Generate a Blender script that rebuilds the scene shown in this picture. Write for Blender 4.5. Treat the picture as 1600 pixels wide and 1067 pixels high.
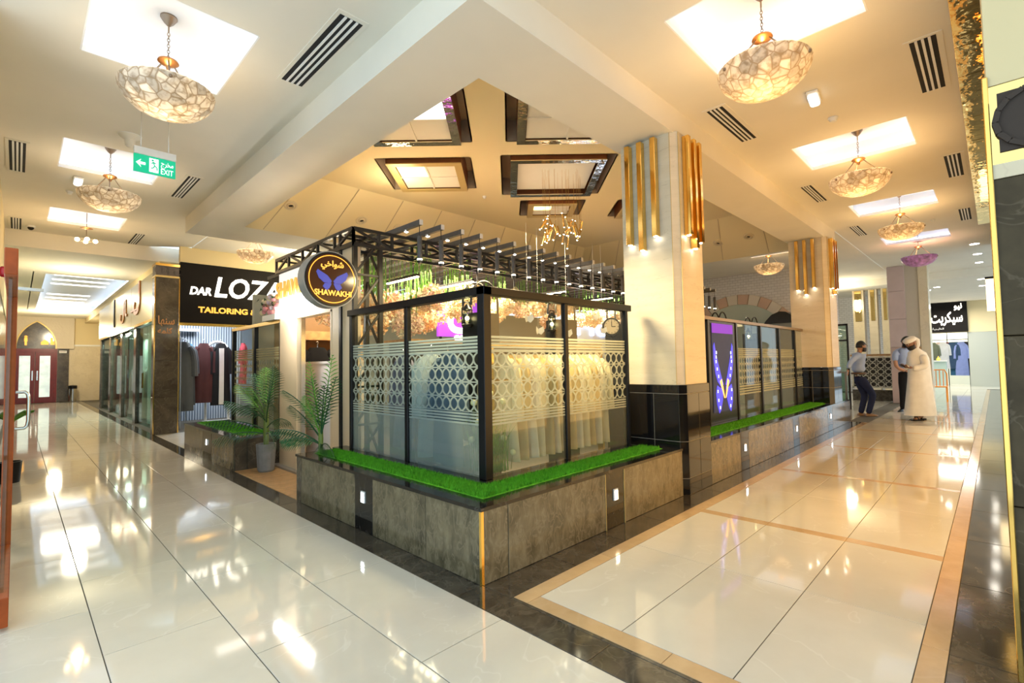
import bpy, bmesh, math, random
from mathutils import Vector, Matrix, geometry
random.seed(7)
for o in list(bpy.data.objects): bpy.data.objects.remove(o)
S = bpy.context.scene
COL = S.collection
# ------------------------------------------------------------------ camera, world, exposure
CAM_R = Vector((0.70271, -0.71137, -0.01686)).normalized()
CAM_F = Vector((0.71068224, 0.70207539, 0.04495444)).normalized()
_pi, _ro, _ya = .0449696, -.0168769, .779306
r0 = Vector((math.sin(_ya), -math.cos(_ya), 0)); u0 = r0.cross(CAM_F)
CAM_R = r0*math.cos(_ro) + u0*math.sin(_ro); CAM_U = -r0*math.sin(_ro) + u0*math.cos(_ro)
cam = bpy.data.cameras.new('camera'); cam.lens = 763.927/1600*36; cam.sensor_width = 36; cam.clip_start = .05; cam.clip_end = 200
camo = bpy.data.objects.new('camera', cam); COL.objects.link(camo)
camo.matrix_world = Matrix(((CAM_R.x, CAM_U.x, -CAM_F.x, -1.98099568), (CAM_R.y, CAM_U.y, -CAM_F.y, -2.24011554), (CAM_R.z, CAM_U.z, -CAM_F.z, 1.32), (0, 0, 0, 1)))
S.camera = camo
W = bpy.data.worlds.new('world'); S.world = W; W.use_nodes = True
W.node_tree.nodes['Background'].inputs[0].default_value = (.72, .89, 1.0, 1)
W.node_tree.nodes['Background'].inputs[1].default_value = 0.95
S.view_settings.view_transform = 'Standard'; S.view_settings.look = 'None'; S.view_settings.gamma = 1.0
S.view_settings.use_curve_mapping = False
S.view_settings.exposure = 0.95
S.cycles.use_denoising = True
S.cycles.max_bounces = 8; S.cycles.diffuse_bounces = 4; S.cycles.glossy_bounces = 4; S.cycles.transmission_bounces = 6; S.cycles.transparent_max_bounces = 16
S.cycles.caustics_reflective = False; S.cycles.caustics_refractive = False
S.cycles.sample_clamp_indirect = 6
def lamp(name, kind, loc, power, color=(1, .8, .55), size=.05, rot=None, spot=None, parent=None):
    l = bpy.data.lights.new(name, kind); l.energy = power; l.color = color
    if kind == 'AREA': l.size = size
    else: l.shadow_soft_size = size
    if kind == 'SPOT' and spot: l.spot_size = spot; l.spot_blend = .6
    o = bpy.data.objects.new(name, l); COL.objects.link(o); o.location = loc
    if rot: o.rotation_euler = rot
    if parent: o.parent = parent
    return o
WARM = (1, .64, .30); NEUT = (1, .93, .82); COOL = (.82, .9, 1)
# ------------------------------------------------------------------ mesh helpers
class MB:
    def __init__(s): s.v = []; s.f = []; s.sm = False
    def add(s, vs, fs):
        n = len(s.v); s.v += [tuple(v) for v in vs]; s.f += [tuple(i+n for i in f) for f in fs]; return s
    def box(s, x0, x1, y0, y1, z0, z1):
        return s.add([(x0,y0,z0),(x1,y0,z0),(x1,y1,z0),(x0,y1,z0),(x0,y0,z1),(x1,y0,z1),(x1,y1,z1),(x0,y1,z1)],
                     [(0,3,2,1),(4,5,6,7),(0,1,5,4),(1,2,6,5),(2,3,7,6),(3,0,4,7)])
    def bar(s, a, b, w, h=None, up=(0,0,1)):
        a = Vector(a); b = Vector(b); h = h or w; d = (b-a).normalized(); up = Vector(up)
        if abs(d.dot(up)) > .98: up = Vector((1,0,0))
        sx = d.cross(up).normalized()*w/2; sy = sx.cross(d).normalized()*h/2
        vs = [p+q for p in (a, b) for q in (-sx-sy, sx-sy, sx+sy, -sx+sy)]
        return s.add(vs, [(0,1,2,3),(7,6,5,4),(0,4,5,1),(1,5,6,2),(2,6,7,3),(3,7,4,0)])
    def tube(s, pts, r, n=8, closed=False):
        pts = [Vector(p) for p in pts]; m = len(pts); rs = r if isinstance(r, (list, tuple)) else [r]*m
        vs = []; prev = None
        for i, p in enumerate(pts):
            d = (pts[min(i+1, m-1)]-pts[max(i-1, 0)])
            if closed: d = pts[(i+1) % m]-pts[i-1]
            d.normalize()
            if prev is None:
                a = d.cross(Vector((0,0,1)))
                if a.length < .05: a = d.cross(Vector((1,0,0)))
            else: a = prev - d*prev.dot(d)
            a.normalize(); prev = a; b = d.cross(a)
            vs += [p+(a*math.cos(2*math.pi*k/n)+b*math.sin(2*math.pi*k/n))*rs[i] for k in range(n)]
        fs = []
        for i in range(m if closed else m-1):
            j = (i+1) % m
            fs += [(i*n+k, i*n+(k+1) % n, j*n+(k+1) % n, j*n+k) for k in range(n)]
        if not closed: fs += [tuple(range(n))[::-1], tuple((m-1)*n+k for k in range(n))]
        s.sm = True
        return s.add(vs, fs)
    def cyl(s, a, b, r, r2=None, n=12): return s.tube([a, b], [r, r if r2 is None else r2], n)
    def lathe(s, prof, c=(0,0,0), n=20, cap=True):
        c = Vector(c); vs = []; m = len(prof)
        for r, z in prof: vs += [c+Vector((r*math.cos(2*math.pi*k/n), r*math.sin(2*math.pi*k/n), z)) for k in range(n)]
        fs = [(i*n+k, i*n+(k+1) % n, (i+1)*n+(k+1) % n, (i+1)*n+k) for i in range(m-1) for k in range(n)]
        if cap: fs += [tuple(range(n))[::-1], tuple((m-1)*n+k for k in range(n))]
        s.sm = True
        return s.add(vs, fs)
    def ball(s, c, r, n=10, m=6, sx=1, sy=1, sz=1):
        c = Vector(c); vs = [c+Vector((0,0,-r*sz))]
        for i in range(1, m):
            t = math.pi*i/m
            vs += [c+Vector((r*sx*math.sin(t)*math.cos(2*math.pi*k/n), r*sy*math.sin(t)*math.sin(2*math.pi*k/n), -r*sz*math.cos(t))) for k in range(n)]
        vs.append(c+Vector((0,0,r*sz))); fs = []
        for k in range(n):
            fs.append((0, 1+(k+1) % n, 1+k)); fs.append((len(vs)-1, 1+(m-2)*n+k, 1+(m-2)*n+(k+1) % n))
            for i in range(m-2): fs.append((1+i*n+k, 1+i*n+(k+1) % n, 1+(i+1)*n+(k+1) % n, 1+(i+1)*n+k))
        s.sm = True
        return s.add(vs, fs)
    def prism(s, poly, a, b, plane='XY'):
        f = {'XY': lambda u, v, w: (u, v, w), 'XZ': lambda u, v, w: (u, w, v), 'YZ': lambda u, v, w: (w, u, v)}[plane]
        n = len(poly); vs = [f(u, v, a) for u, v in poly]+[f(u, v, b) for u, v in poly]
        tri = geometry.tessellate_polygon([[Vector((u, v, 0)) for u, v in poly]])
        fs = [tuple(t) for t in tri]+[tuple(i+n for i in t)[::-1] for t in tri]
        fs += [(i, (i+1) % n, (i+1) % n+n, i+n) for i in range(n)]
        return s.add(vs, fs)
    def xf(s, M):
        s.v = [tuple(M @ Vector(v)) for v in s.v]; return s
    def build(s, name, mat, parent=None, label=None, cat=None, group=None, kind=None, smooth=None, fix=True):
        me = bpy.data.meshes.new(name); me.from_pydata(s.v, [], s.f)
        if fix:
            bm = bmesh.new(); bm.from_mesh(me); bmesh.ops.recalc_face_normals(bm, faces=bm.faces); bm.to_mesh(me); bm.free()
        if smooth if smooth is not None else s.sm:
            me.polygons.foreach_set('use_smooth', [True]*len(me.polygons)); me.set_sharp_from_angle(angle=math.radians(40))
        me.materials.append(mat)
        return link(name, me, parent, label, cat, group, kind)
def link(name, me, parent=None, label=None, cat=None, group=None, kind=None):
    o = bpy.data.objects.new(name, me); COL.objects.link(o)
    if parent is not None: o.parent = parent; 
    if parent is not None: o.matrix_parent_inverse = Matrix.Translation(-ORG.get(parent.name, Vector((0,0,0)))) if parent.name in ORG else Matrix()
    tag(o, label, cat, group, kind)
    return o
ORG = {}
def tag(o, label=None, cat=None, group=None, kind=None):
    if label: o['label'] = label
    if cat: o['category'] = cat
    if group: o['group'] = group
    if kind: o['kind'] = kind
    return o
def thing(name, label, cat, loc=(0,0,0), group=None, kind=None, local=False, rz=0):
    """Empty at the base of a thing. local=False: parts are given in world coordinates."""
    o = bpy.data.objects.new(name, None); COL.objects.link(o); o.location = loc; o.empty_display_size = .1; o.rotation_euler = (0, 0, rz)
    if not local: ORG[o.name] = Vector(loc)
    return tag(o, label, cat, group, kind)
def B(x0, x1, y0, y1, z0, z1): return MB().box(min(x0,x1), max(x0,x1), min(y0,y1), max(y0,y1), min(z0,z1), max(z0,z1))
def bev(o, w=.004, seg=1):
    m = o.modifiers.new('bevel', 'BEVEL'); m.width = w; m.segments = seg; m.limit_method = 'ANGLE'; return o
def copy_tree(o, loc=None, label=None, rz=None, parent=None):
    c = o.copy(); COL.objects.link(c)
    if parent is not None:
        inv = o.matrix_parent_inverse.copy(); c.parent = parent; c.matrix_parent_inverse = inv
    if loc is not None: c.location = loc
    if rz is not None: c.rotation_euler = (0, 0, rz)
    if label: c['label'] = label
    for ch in list(o.children): copy_tree(ch, parent=c)
    return c
def text_mesh(body, size, ext, align='LEFT', shear=0, font_off=0, spacing=1.0):
    c = bpy.data.curves.new('lettering', 'FONT'); c.body = body; c.size = size; c.extrude = ext; c.align_x = align; c.shear = shear; c.offset = font_off; c.space_character = spacing; c.resolution_u = 3
    o = bpy.data.objects.new('lettering', c); COL.objects.link(o)
    dg = bpy.context.evaluated_depsgraph_get(); dg.update(); me = bpy.data.meshes.new_from_object(o.evaluated_get(dg))
    bpy.data.objects.remove(o); bpy.data.curves.remove(c)
    return me
def text(name, body, size, mat, org, xdir, parent=None, ext=.004, align='LEFT', shear=0, off=0, width=None, label=None, cat=None, spacing=1.0, up=(0,0,1)):
    me = text_mesh(body, size, ext, align, shear, off, spacing)
    xs = [v.co.x for v in me.vertices]; k = 1
    if width and xs: k = width/(max(xs)-min(xs))
    X = Vector(xdir).normalized(); Z = Vector(up); N = X.cross(Z)
    Mx = Matrix(((X.x*k, Z.x, N.x, org[0]), (X.y*k, Z.y, N.y, org[1]), (X.z*k, Z.z, N.z, org[2]), (0,0,0,1)))
    me.transform(Mx); me.materials.clear(); me.materials.append(mat)
    return link(name, me, parent, label, cat)
# ------------------------------------------------------------------ materials
def nm(name):
    m = bpy.data.materials.new(name); m.use_nodes = True; nt = m.node_tree; return m, nt, nt.nodes['Principled BSDF']
def mat(name, col, rough=.5, metal=0, spec=.5, emit=None, es=0, coat=0, var=0, scale=8, bump=0, bscale=60, alpha=1, trans=0, sheen=0):
    m, nt, p = nm(name); N = nt.nodes; L = nt.links
    p.inputs['Base Color'].default_value = (*col, 1); p.inputs['Roughness'].default_value = rough; p.inputs['Metallic'].default_value = metal
    p.inputs['Specular IOR Level'].default_value = spec; p.inputs['Coat Weight'].default_value = coat; p.inputs['Alpha'].default_value = alpha
    p.inputs['Transmission Weight'].default_value = trans; p.inputs['Sheen Weight'].default_value = sheen
    if emit: p.inputs['Emission Color'].default_value = (*emit, 1); p.inputs['Emission Strength'].default_value = es
    if var or bump: g = N.new('ShaderNodeNewGeometry')
    if var:
        t = N.new('ShaderNodeTexNoise'); t.inputs['Scale'].default_value = scale; t.inputs['Detail'].default_value = 5; L.new(g.outputs['Position'], t.inputs['Vector'])
        r = N.new('ShaderNodeValToRGB'); r.color_ramp.elements[0].position = .3; r.color_ramp.elements[1].position = .7
        r.color_ramp.elements[0].color = (*[c*(1-var) for c in col], 1); r.color_ramp.elements[1].color = (*[min(1, c*(1+var)) for c in col], 1)
        L.new(t.outputs['Fac'], r.inputs['Fac']); L.new(r.outputs['Color'], p.inputs['Base Color'])
    if bump:
        t2 = N.new('ShaderNodeTexNoise'); t2.inputs['Scale'].default_value = bscale; t2.inputs['Detail'].default_value = 3; L.new(g.outputs['Position'], t2.inputs['Vector'])
        b = N.new('ShaderNodeBump'); b.inputs['Strength'].default_value = bump; b.inputs['Distance'].default_value = .01
        L.new(t2.outputs['Fac'], b.inputs['Height']); L.new(b.outputs['Normal'], p.inputs['Normal'])
    return m
def marble(name, c0, c1, vein, rough=.1, scale=3, vs=2.2, vw=.03, spec=.5, stretch=(1,1,1), rnd=0, bump=0):
    m, nt, p = nm(name); N = nt.nodes; L = nt.links
    g = N.new('ShaderNodeNewGeometry'); mp = N.new('ShaderNodeMapping'); mp.inputs['Scale'].default_value = stretch; L.new(g.outputs['Position'], mp.inputs['Vector'])
    vec = mp.outputs['Vector']
    oi = N.new('ShaderNodeObjectInfo')
    ad = N.new('ShaderNodeVectorMath'); ad.operation = 'MULTIPLY_ADD'; ad.inputs[1].default_value = (1,1,1)
    sc = N.new('ShaderNodeVectorMath'); sc.operation = 'SCALE'; sc.inputs[0].default_value = (7, 3, 5); L.new(oi.outputs['Random'], sc.inputs['Scale'])
    L.new(vec, ad.inputs[0]); L.new(sc.outputs['Vector'], ad.inputs[2]); vec = ad.outputs['Vector']
    t = N.new('ShaderNodeTexNoise'); t.inputs['Scale'].default_value = scale; t.inputs['Detail'].default_value = 6; t.inputs['Roughness'].default_value = .6; L.new(vec, t.inputs['Vector'])
    r = N.new('ShaderNodeValToRGB'); r.color_ramp.elements[0].position = .3; r.color_ramp.elements[1].position = .72
    r.color_ramp.elements[0].color = (*c0, 1); r.color_ramp.elements[1].color = (*c1, 1); L.new(t.outputs['Fac'], r.inputs['Fac'])
    t2 = N.new('ShaderNodeTexNoise'); t2.inputs['Scale'].default_value = vs; t2.inputs['Detail'].default_value = 4; t2.inputs['Distortion'].default_value = 1.2; L.new(vec, t2.inputs['Vector'])
    s1 = N.new('ShaderNodeMath'); s1.operation = 'SUBTRACT'; s1.inputs[1].default_value = .5; L.new(t2.outputs['Fac'], s1.inputs[0])
    ab = N.new('ShaderNodeMath'); ab.operation = 'ABSOLUTE'; L.new(s1.outputs[0], ab.inputs[0])
    mr = N.new('ShaderNodeMapRange'); mr.inputs['From Min'].default_value = 0; mr.inputs['From Max'].default_value = vw; mr.inputs['To Min'].default_value = .55; mr.inputs['To Max'].default_value = 0; L.new(ab.outputs[0], mr.inputs['Value'])
    mx = N.new('ShaderNodeMix'); mx.data_type = 'RGBA'; mx.inputs[7].default_value = (*vein, 1); L.new(mr.outputs['Result'], mx.inputs[0]); L.new(r.outputs['Color'], mx.inputs[6])
    out = mx.outputs[2]
    if rnd:
        hv = N.new('ShaderNodeHueSaturation'); m2 = N.new('ShaderNodeMapRange'); m2.inputs['To Min'].default_value = 1-rnd; m2.inputs['To Max'].default_value = 1+rnd
        L.new(oi.outputs['Random'], m2.inputs['Value']); L.new(m2.outputs['Result'], hv.inputs['Value']); L.new(out, hv.inputs['Color']); out = hv.outputs['Color']
    L.new(out, p.inputs['Base Color']); p.inputs['Roughness'].default_value = rough; p.inputs['Specular IOR Level'].default_value = spec
    if bump:
        t3 = N.new('ShaderNodeTexNoise'); t3.inputs['Scale'].default_value = 2.5; L.new(g.outputs['Position'], t3.inputs['Vector'])
        b = N.new('ShaderNodeBump'); b.inputs['Strength'].default_value = bump; b.inputs['Distance'].default_value = .02; L.new(t3.outputs['Fac'], b.inputs['Height']); L.new(b.outputs['Normal'], p.inputs['Normal'])
    return m
def emis(name, col, st): return mat(name, tuple(min(1, c) for c in col), .5, emit=col, es=st)
M = {}
M['tile'] = marble('cream_porcelain', (.64,.60,.51), (.70,.66,.57), (.76,.73,.65), rough=.055, scale=2.5, vs=1.2, vw=.006, spec=.6, rnd=.03, bump=.02)
M['tan'] = marble('tan_stone', (.52,.35,.18), (.62,.43,.24), (.6,.42,.25), rough=.12, scale=6, rnd=.06)
M['grout'] = mat('grout', (.10,.09,.07), .8)
M['dark'] = marble('dark_emperador_marble', (.030,.026,.021), (.095,.082,.062), (.13,.11,.085), rough=.08, scale=7, vs=5, vw=.03, rnd=.1)
M['panel'] = marble('grey_brown_marble', (.062,.053,.031), (.21,.175,.105), (.24,.20,.13), rough=.12, scale=7, vs=9, vw=.05, stretch=(1.5,1.5,.8), rnd=.12)
M['pillarm'] = marble('brown_pillar_marble', (.050,.040,.028), (.125,.10,.07), (.17,.145,.105), rough=.15, scale=4, vs=4, vw=.02, rnd=.1)
M['pillard'] = marble('dark_brown_pillar_marble', (.045,.033,.018), (.10,.076,.042), (.15,.12,.08), rough=.35, scale=4, vs=4, vw=.02, spec=.15, rnd=.1)
M['blackm'] = marble('black_granite', (.006,.006,.006), (.014,.013,.012), (.12,.11,.1), rough=.07, scale=9, vs=5, vw=.008)
M['blackt'] = mat('black_gloss_tile', (.008,.008,.009), .06)
M['whitegrout'] = mat('pale_grout', (.42,.38,.30), .8)
M['trav'] = marble('cream_travertine', (.62,.53,.38), (.72,.63,.48), (.45,.37,.25), rough=.45, scale=3, vs=3, vw=.006, stretch=(.4,.4,3), rnd=.04)
M['paint'] = mat('cream_ceiling_paint', (.80,.76,.66), .85, var=.03, scale=1.5)
M['paintd'] = mat('warm_dome_paint', (.78,.66,.40), .85)
M['paintw'] = mat('white_cove_paint', (.88,.89,.90), .85)
M['wall'] = mat('yellow_cream_wall_paint', (.75,.62,.36), .8)
M['wallt'] = marble('cream_wall_tile', (.66,.56,.38), (.74,.64,.46), (.6,.5,.35), rough=.2, scale=2)
M['gold'] = mat('polished_gold', (.95,.60,.16), .12, 1)
M['goldm'] = mat('wavy_gold_mirror', (.92,.66,.24), .03, 1, bump=.5, bscale=5)
M['brass'] = mat('brass', (.72,.48,.18), .25, 1)
M['bronze'] = mat('aged_bronze', (.30,.22,.15), .4, .8)
M['copper'] = mat('copper', (.55,.26,.10), .3, 1)
M['chrome'] = mat('brushed_steel', (.62,.62,.60), .2, 1)
M['black'] = mat('black_metal', (.008,.008,.009), .3, spec=.3)
M['steel'] = mat('dark_steel_tube', (.012,.012,.013), .35, 0, .4)
M['rafter'] = mat('charcoal_timber', (.075,.07,.07), .55, var=.15, scale=20)
M['wood'] = mat('oak_wood', (.50,.29,.12), .4, var=.2, scale=14)
M['woodd'] = mat('mahogany', (.34,.07,.012), .5, spec=.3, var=.2, scale=12)
M['woodb'] = mat('brown_veneer', (.20,.062,.018), .35, var=.15, scale=6)
M['redwood'] = mat('dark_red_wood', (.16,.012,.012), .3, var=.15, scale=10)
M['creamp'] = mat('cream_laminate', (.80,.62,.40), .45, var=.03, scale=4)
M['white'] = mat('white_plastic', (.82,.82,.80), .4)
M['slot'] = mat('vent_shadow_gap', (.01,.01,.012), .8)
M['leaf'] = mat('palm_leaf', (.018,.085,.028), .45, spec=.4, var=.4, scale=6)
M['leafl'] = mat('young_palm_leaf', (.11,.30,.035), .45, var=.35, scale=6)
M['stem'] = mat('palm_stem', (.14,.20,.04), .5)
M['grass'] = mat('artificial_grass', (.10,.38,.018), .7, spec=.2, var=.3, scale=30)
M['pot'] = mat('grey_concrete', (.24,.24,.24), .8, var=.08, scale=20)
M['concrete'] = mat('grey_paint', (.30,.29,.28), .5)
M['skin'] = mat('skin', (.42,.22,.13), .5); M['skin2'] = mat('tanned_skin', (.26,.13,.075), .5)
M['hair'] = mat('black_hair', (.010,.008,.007), .5)
M['orange'] = mat('orange_plastic', (.95,.32,.01), .3)
M['led'] = emis('cool_cove_strip', (.64, .79, 1.0), 1.9)
M['warmled'] = emis('warm_strip', (1, .78, .45), 9)
M['bulb'] = emis('warm_bulb', (1, .70, .34), 14)
M['spotlens'] = emis('white_lamp_lens', (1, .93, .80), 18)
M['litpanel'] = emis('lit_panel', (1, .97, .92), 1.6)
M['litwarm'] = emis('warm_lit_panel', (1, .72, .28), 2.2)
M['sign'] = emis('lit_white_letter', (1, .95, .86), 3.5)
M['signgold'] = emis('lit_gold_letter', (1, .50, .08), .45)
M['signblack'] = mat('black_sign_board', (.008,.006,.005), .6, spec=.15)
M['purple'] = emis('purple_light', (.16, .01, .60), .35)
M['exit'] = emis('green_exit_panel', (.0, .42, .22), .4)
M['exitw'] = emis('white_exit_print', (1, 1, 1), .55)
def glass(name, tint=(1,1,1), refl=.09, rough=.02):
    m = bpy.data.materials.new(name); m.use_nodes = True; nt = m.node_tree; N = nt.nodes; L = nt.links; N.clear()
    o = N.new('ShaderNodeOutputMaterial'); mx = N.new('ShaderNodeMixShader'); tr = N.new('ShaderNodeBsdfTransparent'); gl = N.new('ShaderNodeBsdfGlossy')
    tr.inputs[0].default_value = (*tint, 1); gl.inputs['Roughness'].default_value = rough
    fr = N.new('ShaderNodeLayerWeight'); fr.inputs[0].default_value = .5; pw = N.new('ShaderNodeMath'); pw.operation = 'POWER'; pw.inputs[1].default_value = 4; L.new(fr.outputs['Facing'], pw.inputs[0]); ad = N.new('ShaderNodeMath'); ad.operation = 'MULTIPLY_ADD'; ad.inputs[1].default_value = .3; ad.inputs[2].default_value = refl*.5; L.new(pw.outputs[0], ad.inputs[0])
    L.new(ad.outputs[0], mx.inputs[0]); L.new(tr.outputs[0], mx.inputs[1]); L.new(gl.outputs[0], mx.inputs[2]); L.new(mx.outputs[0], o.inputs[0])
    return m
M['glass'] = glass('clear_glass', (.93,.96,.94)); M['glassg'] = glass('green_tinted_glass', (.72,.84,.78), .12)
def frost(name, axis, zs, ring=.058, film=(.62,.66,.55), low=.55):
    """clear pane with vinyl film: stripes, rows of overlapping rings, stripes, solid frosted foot. zs = (foot top, ring foot, ring top, stripes top)"""
    m = bpy.data.materials.new(name); m.use_nodes = True; nt = m.node_tree; N = nt.nodes; L = nt.links; N.clear()
    def math_(op, a, b=None, c=None):
        n = N.new('ShaderNodeMath'); n.operation = op
        for i, q in enumerate((a, b, c)):
            if q is None: continue
            if isinstance(q, (int, float)): n.inputs[i].default_value = q
            else: L.new(q, n.inputs[i])
        return n.outputs[0]
    g = N.new('ShaderNodeNewGeometry'); sp = N.new('ShaderNodeSeparateXYZ'); L.new(g.outputs['Position'], sp.inputs[0])
    u = sp.outputs[axis]; z = sp.outputs[2]; z0, z1, z2, z3 = zs
    R = ring; pu = R*1.0; u = math_('MULTIPLY', u, .60); nrow = max(1, round((z2-z1)/(1.9*R))); pv = (z2-z1)/nrow
    uu = math_('FLOORED_MODULO', u, pu); vv = math_('SUBTRACT', math_('FLOORED_MODULO', math_('SUBTRACT', z, z1), pv), pv/2)
    best = None
    for k in (-1, 0, 1, 2):
        for q in (-1, 0, 1):
            dx = math_('SUBTRACT', uu, k*pu); dy = math_('SUBTRACT', vv, q*pv)
            d = math_('SQRT', math_('ADD', math_('MULTIPLY', dx, dx), math_('MULTIPLY', dy, dy)))
            e = math_('ABSOLUTE', math_('SUBTRACT', d, R)); best = e if best is None else math_('MINIMUM', best, e)
    rings = math_('MULTIPLY', math_('LESS_THAN', best, .0036), math_('MULTIPLY', math_('GREATER_THAN', z, z1), math_('LESS_THAN', z, z2)))
    per = (z3-z2)/5
    st = math_('LESS_THAN', math_('FLOORED_MODULO', math_('SUBTRACT', z, z2), per), per*.68)
    top = math_('MULTIPLY', st, math_('MULTIPLY', math_('GREATER_THAN', z, z2), math_('LESS_THAN', z, z3)))
    st2 = math_('LESS_THAN', math_('FLOORED_MODULO', math_('SUBTRACT', z, z0), (z1-z0)/4), (z1-z0)/4*.62)
    bot = math_('MULTIPLY', st2, math_('MULTIPLY', math_('GREATER_THAN', z, z0), math_('LESS_THAN', z, z1)))
    foot = math_('MULTIPLY', math_('LESS_THAN', z, z0), low)
    fac = math_('MULTIPLY', math_('MINIMUM', math_('ADD', math_('ADD', rings, top), math_('ADD', bot, foot)), 1.0), .82)
    o = N.new('ShaderNodeOutputMaterial'); mx = N.new('ShaderNodeMixShader'); tr = N.new('ShaderNodeBsdfTransparent'); tr.inputs[0].default_value = (.93,.96,.94,1)
    gl = N.new('ShaderNodeBsdfGlossy'); gl.inputs['Roughness'].default_value = .02; fr = N.new('ShaderNodeLayerWeight'); fr.inputs[0].default_value = .5; fr_o = math_('MULTIPLY', math_('POWER', fr.outputs['Facing'], 4.0), .28)
    df = N.new('ShaderNodeBsdfDiffuse'); df.inputs[0].default_value = (*film, 1); tl = N.new('ShaderNodeBsdfTranslucent'); tl.inputs[0].default_value = (*film, 1)
    m2 = N.new('ShaderNodeMixShader'); m2.inputs[0].default_value = .45; L.new(df.outputs[0], m2.inputs[1]); L.new(tl.outputs[0], m2.inputs[2])
    L.new(fac, mx.inputs[0]); L.new(tr.outputs[0], mx.inputs[1]); L.new(m2.outputs[0], mx.inputs[2])
    m3 = N.new('ShaderNodeMixShader'); ad = math_('ADD', fr_o, .04); L.new(ad, m3.inputs[0]); L.new(mx.outputs[0], m3.inputs[1]); L.new(gl.outputs[0], m3.inputs[2]); L.new(m3.outputs[0], o.inputs[0])
    return m
def alabaster():
    m, nt, p = nm('alabaster_mosaic'); N = nt.nodes; L = nt.links
    g = N.new('ShaderNodeTexCoord'); v = N.new('ShaderNodeTexVoronoi'); v.inputs['Scale'].default_value = 13; L.new(g.outputs['Object'], v.inputs['Vector'])
    n = N.new('ShaderNodeTexNoise'); n.inputs['Scale'].default_value = 24; n.inputs['Detail'].default_value = 5; L.new(g.outputs['Object'], n.inputs['Vector'])
    r = N.new('ShaderNodeValToRGB'); e = r.color_ramp.elements; e[0].position = .32; e[0].color = (.50,.42,.31,1); e[1].position = .55; e[1].color = (.84,.80,.72,1); L.new(n.outputs['Fac'], r.inputs['Fac'])
    hv = N.new('ShaderNodeHueSaturation'); L.new(r.outputs['Color'], hv.inputs['Color'])
    mr = N.new('ShaderNodeMapRange'); mr.inputs['To Min'].default_value = .72; mr.inputs['To Max'].default_value = 1.2; sx = N.new('ShaderNodeSeparateColor'); L.new(v.outputs['Color'], sx.inputs[0]); L.new(sx.outputs[0], mr.inputs['Value']); L.new(mr.outputs['Result'], hv.inputs['Value'])
    v2 = N.new('ShaderNodeTexVoronoi'); v2.feature = 'DISTANCE_TO_EDGE'; v2.inputs['Scale'].default_value = 13; L.new(g.outputs['Object'], v2.inputs['Vector'])
    b = N.new('ShaderNodeBump'); b.inputs['Strength'].default_value = .6; b.inputs['Distance'].default_value = .01; L.new(v2.outputs['Distance'], b.inputs['Height'])
    em = N.new('ShaderNodeMapRange'); em.inputs['From Max'].default_value = .09; L.new(v2.outputs['Distance'], em.inputs['Value'])
    mc = N.new('ShaderNodeMix'); mc.data_type = 'RGBA'; mc.inputs[6].default_value = (.40,.31,.20,1); L.new(em.outputs['Result'], mc.inputs[0]); L.new(hv.outputs['Color'], mc.inputs[7]); hv = mc
    df = N.new('ShaderNodeBsdfTranslucent'); L.new(hv.outputs[2], df.inputs[0]); mx = N.new('ShaderNodeMixShader'); mx.inputs[0].default_value = .5
    L.new(hv.outputs[2], p.inputs['Base Color']); p.inputs['Roughness'].default_value = .3; L.new(b.outputs['Normal'], p.inputs['Normal'])
    o = [x for x in N if x.type == 'OUTPUT_MATERIAL'][0]; L.new(p.outputs[0], mx.inputs[1]); L.new(df.outputs[0], mx.inputs[2]); L.new(mx.outputs[0], o.inputs[0])
    return m
M['alabaster'] = alabaster()
def brickmat():
    m, nt, p = nm('white_painted_brick'); N = nt.nodes; L = nt.links
    g = N.new('ShaderNodeNewGeometry'); sp = N.new('ShaderNodeSeparateXYZ'); L.new(g.outputs['Position'], sp.inputs[0]); cb = N.new('ShaderNodeCombineXYZ'); L.new(sp.outputs[1], cb.inputs[0]); L.new(sp.outputs[2], cb.inputs[1])
    b = N.new('ShaderNodeTexBrick'); b.inputs['Scale'].default_value = 3.2; b.inputs['Mortar Size'].default_value = .02; b.inputs['Color1'].default_value = (.66,.63,.60,1); b.inputs['Color2'].default_value = (.72,.69,.66,1); b.inputs['Mortar'].default_value = (.50,.47,.44,1)
    L.new(cb.outputs[0], b.inputs['Vector']); L.new(b.outputs['Color'], p.inputs['Base Color']); p.inputs['Roughness'].default_value = .8
    bu = N.new('ShaderNodeBump'); bu.inputs['Strength'].default_value = .4; bu.inputs['Distance'].default_value = .02; bu.invert = True; L.new(b.outputs['Fac'], bu.inputs['Height']); L.new(bu.outputs['Normal'], p.inputs['Normal'])
    return m
M['brick'] = brickmat()
def cloth(name, col, stripe=None, rough=.9): return mat(name, col, rough, spec=.2, var=.05, scale=9)
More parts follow.
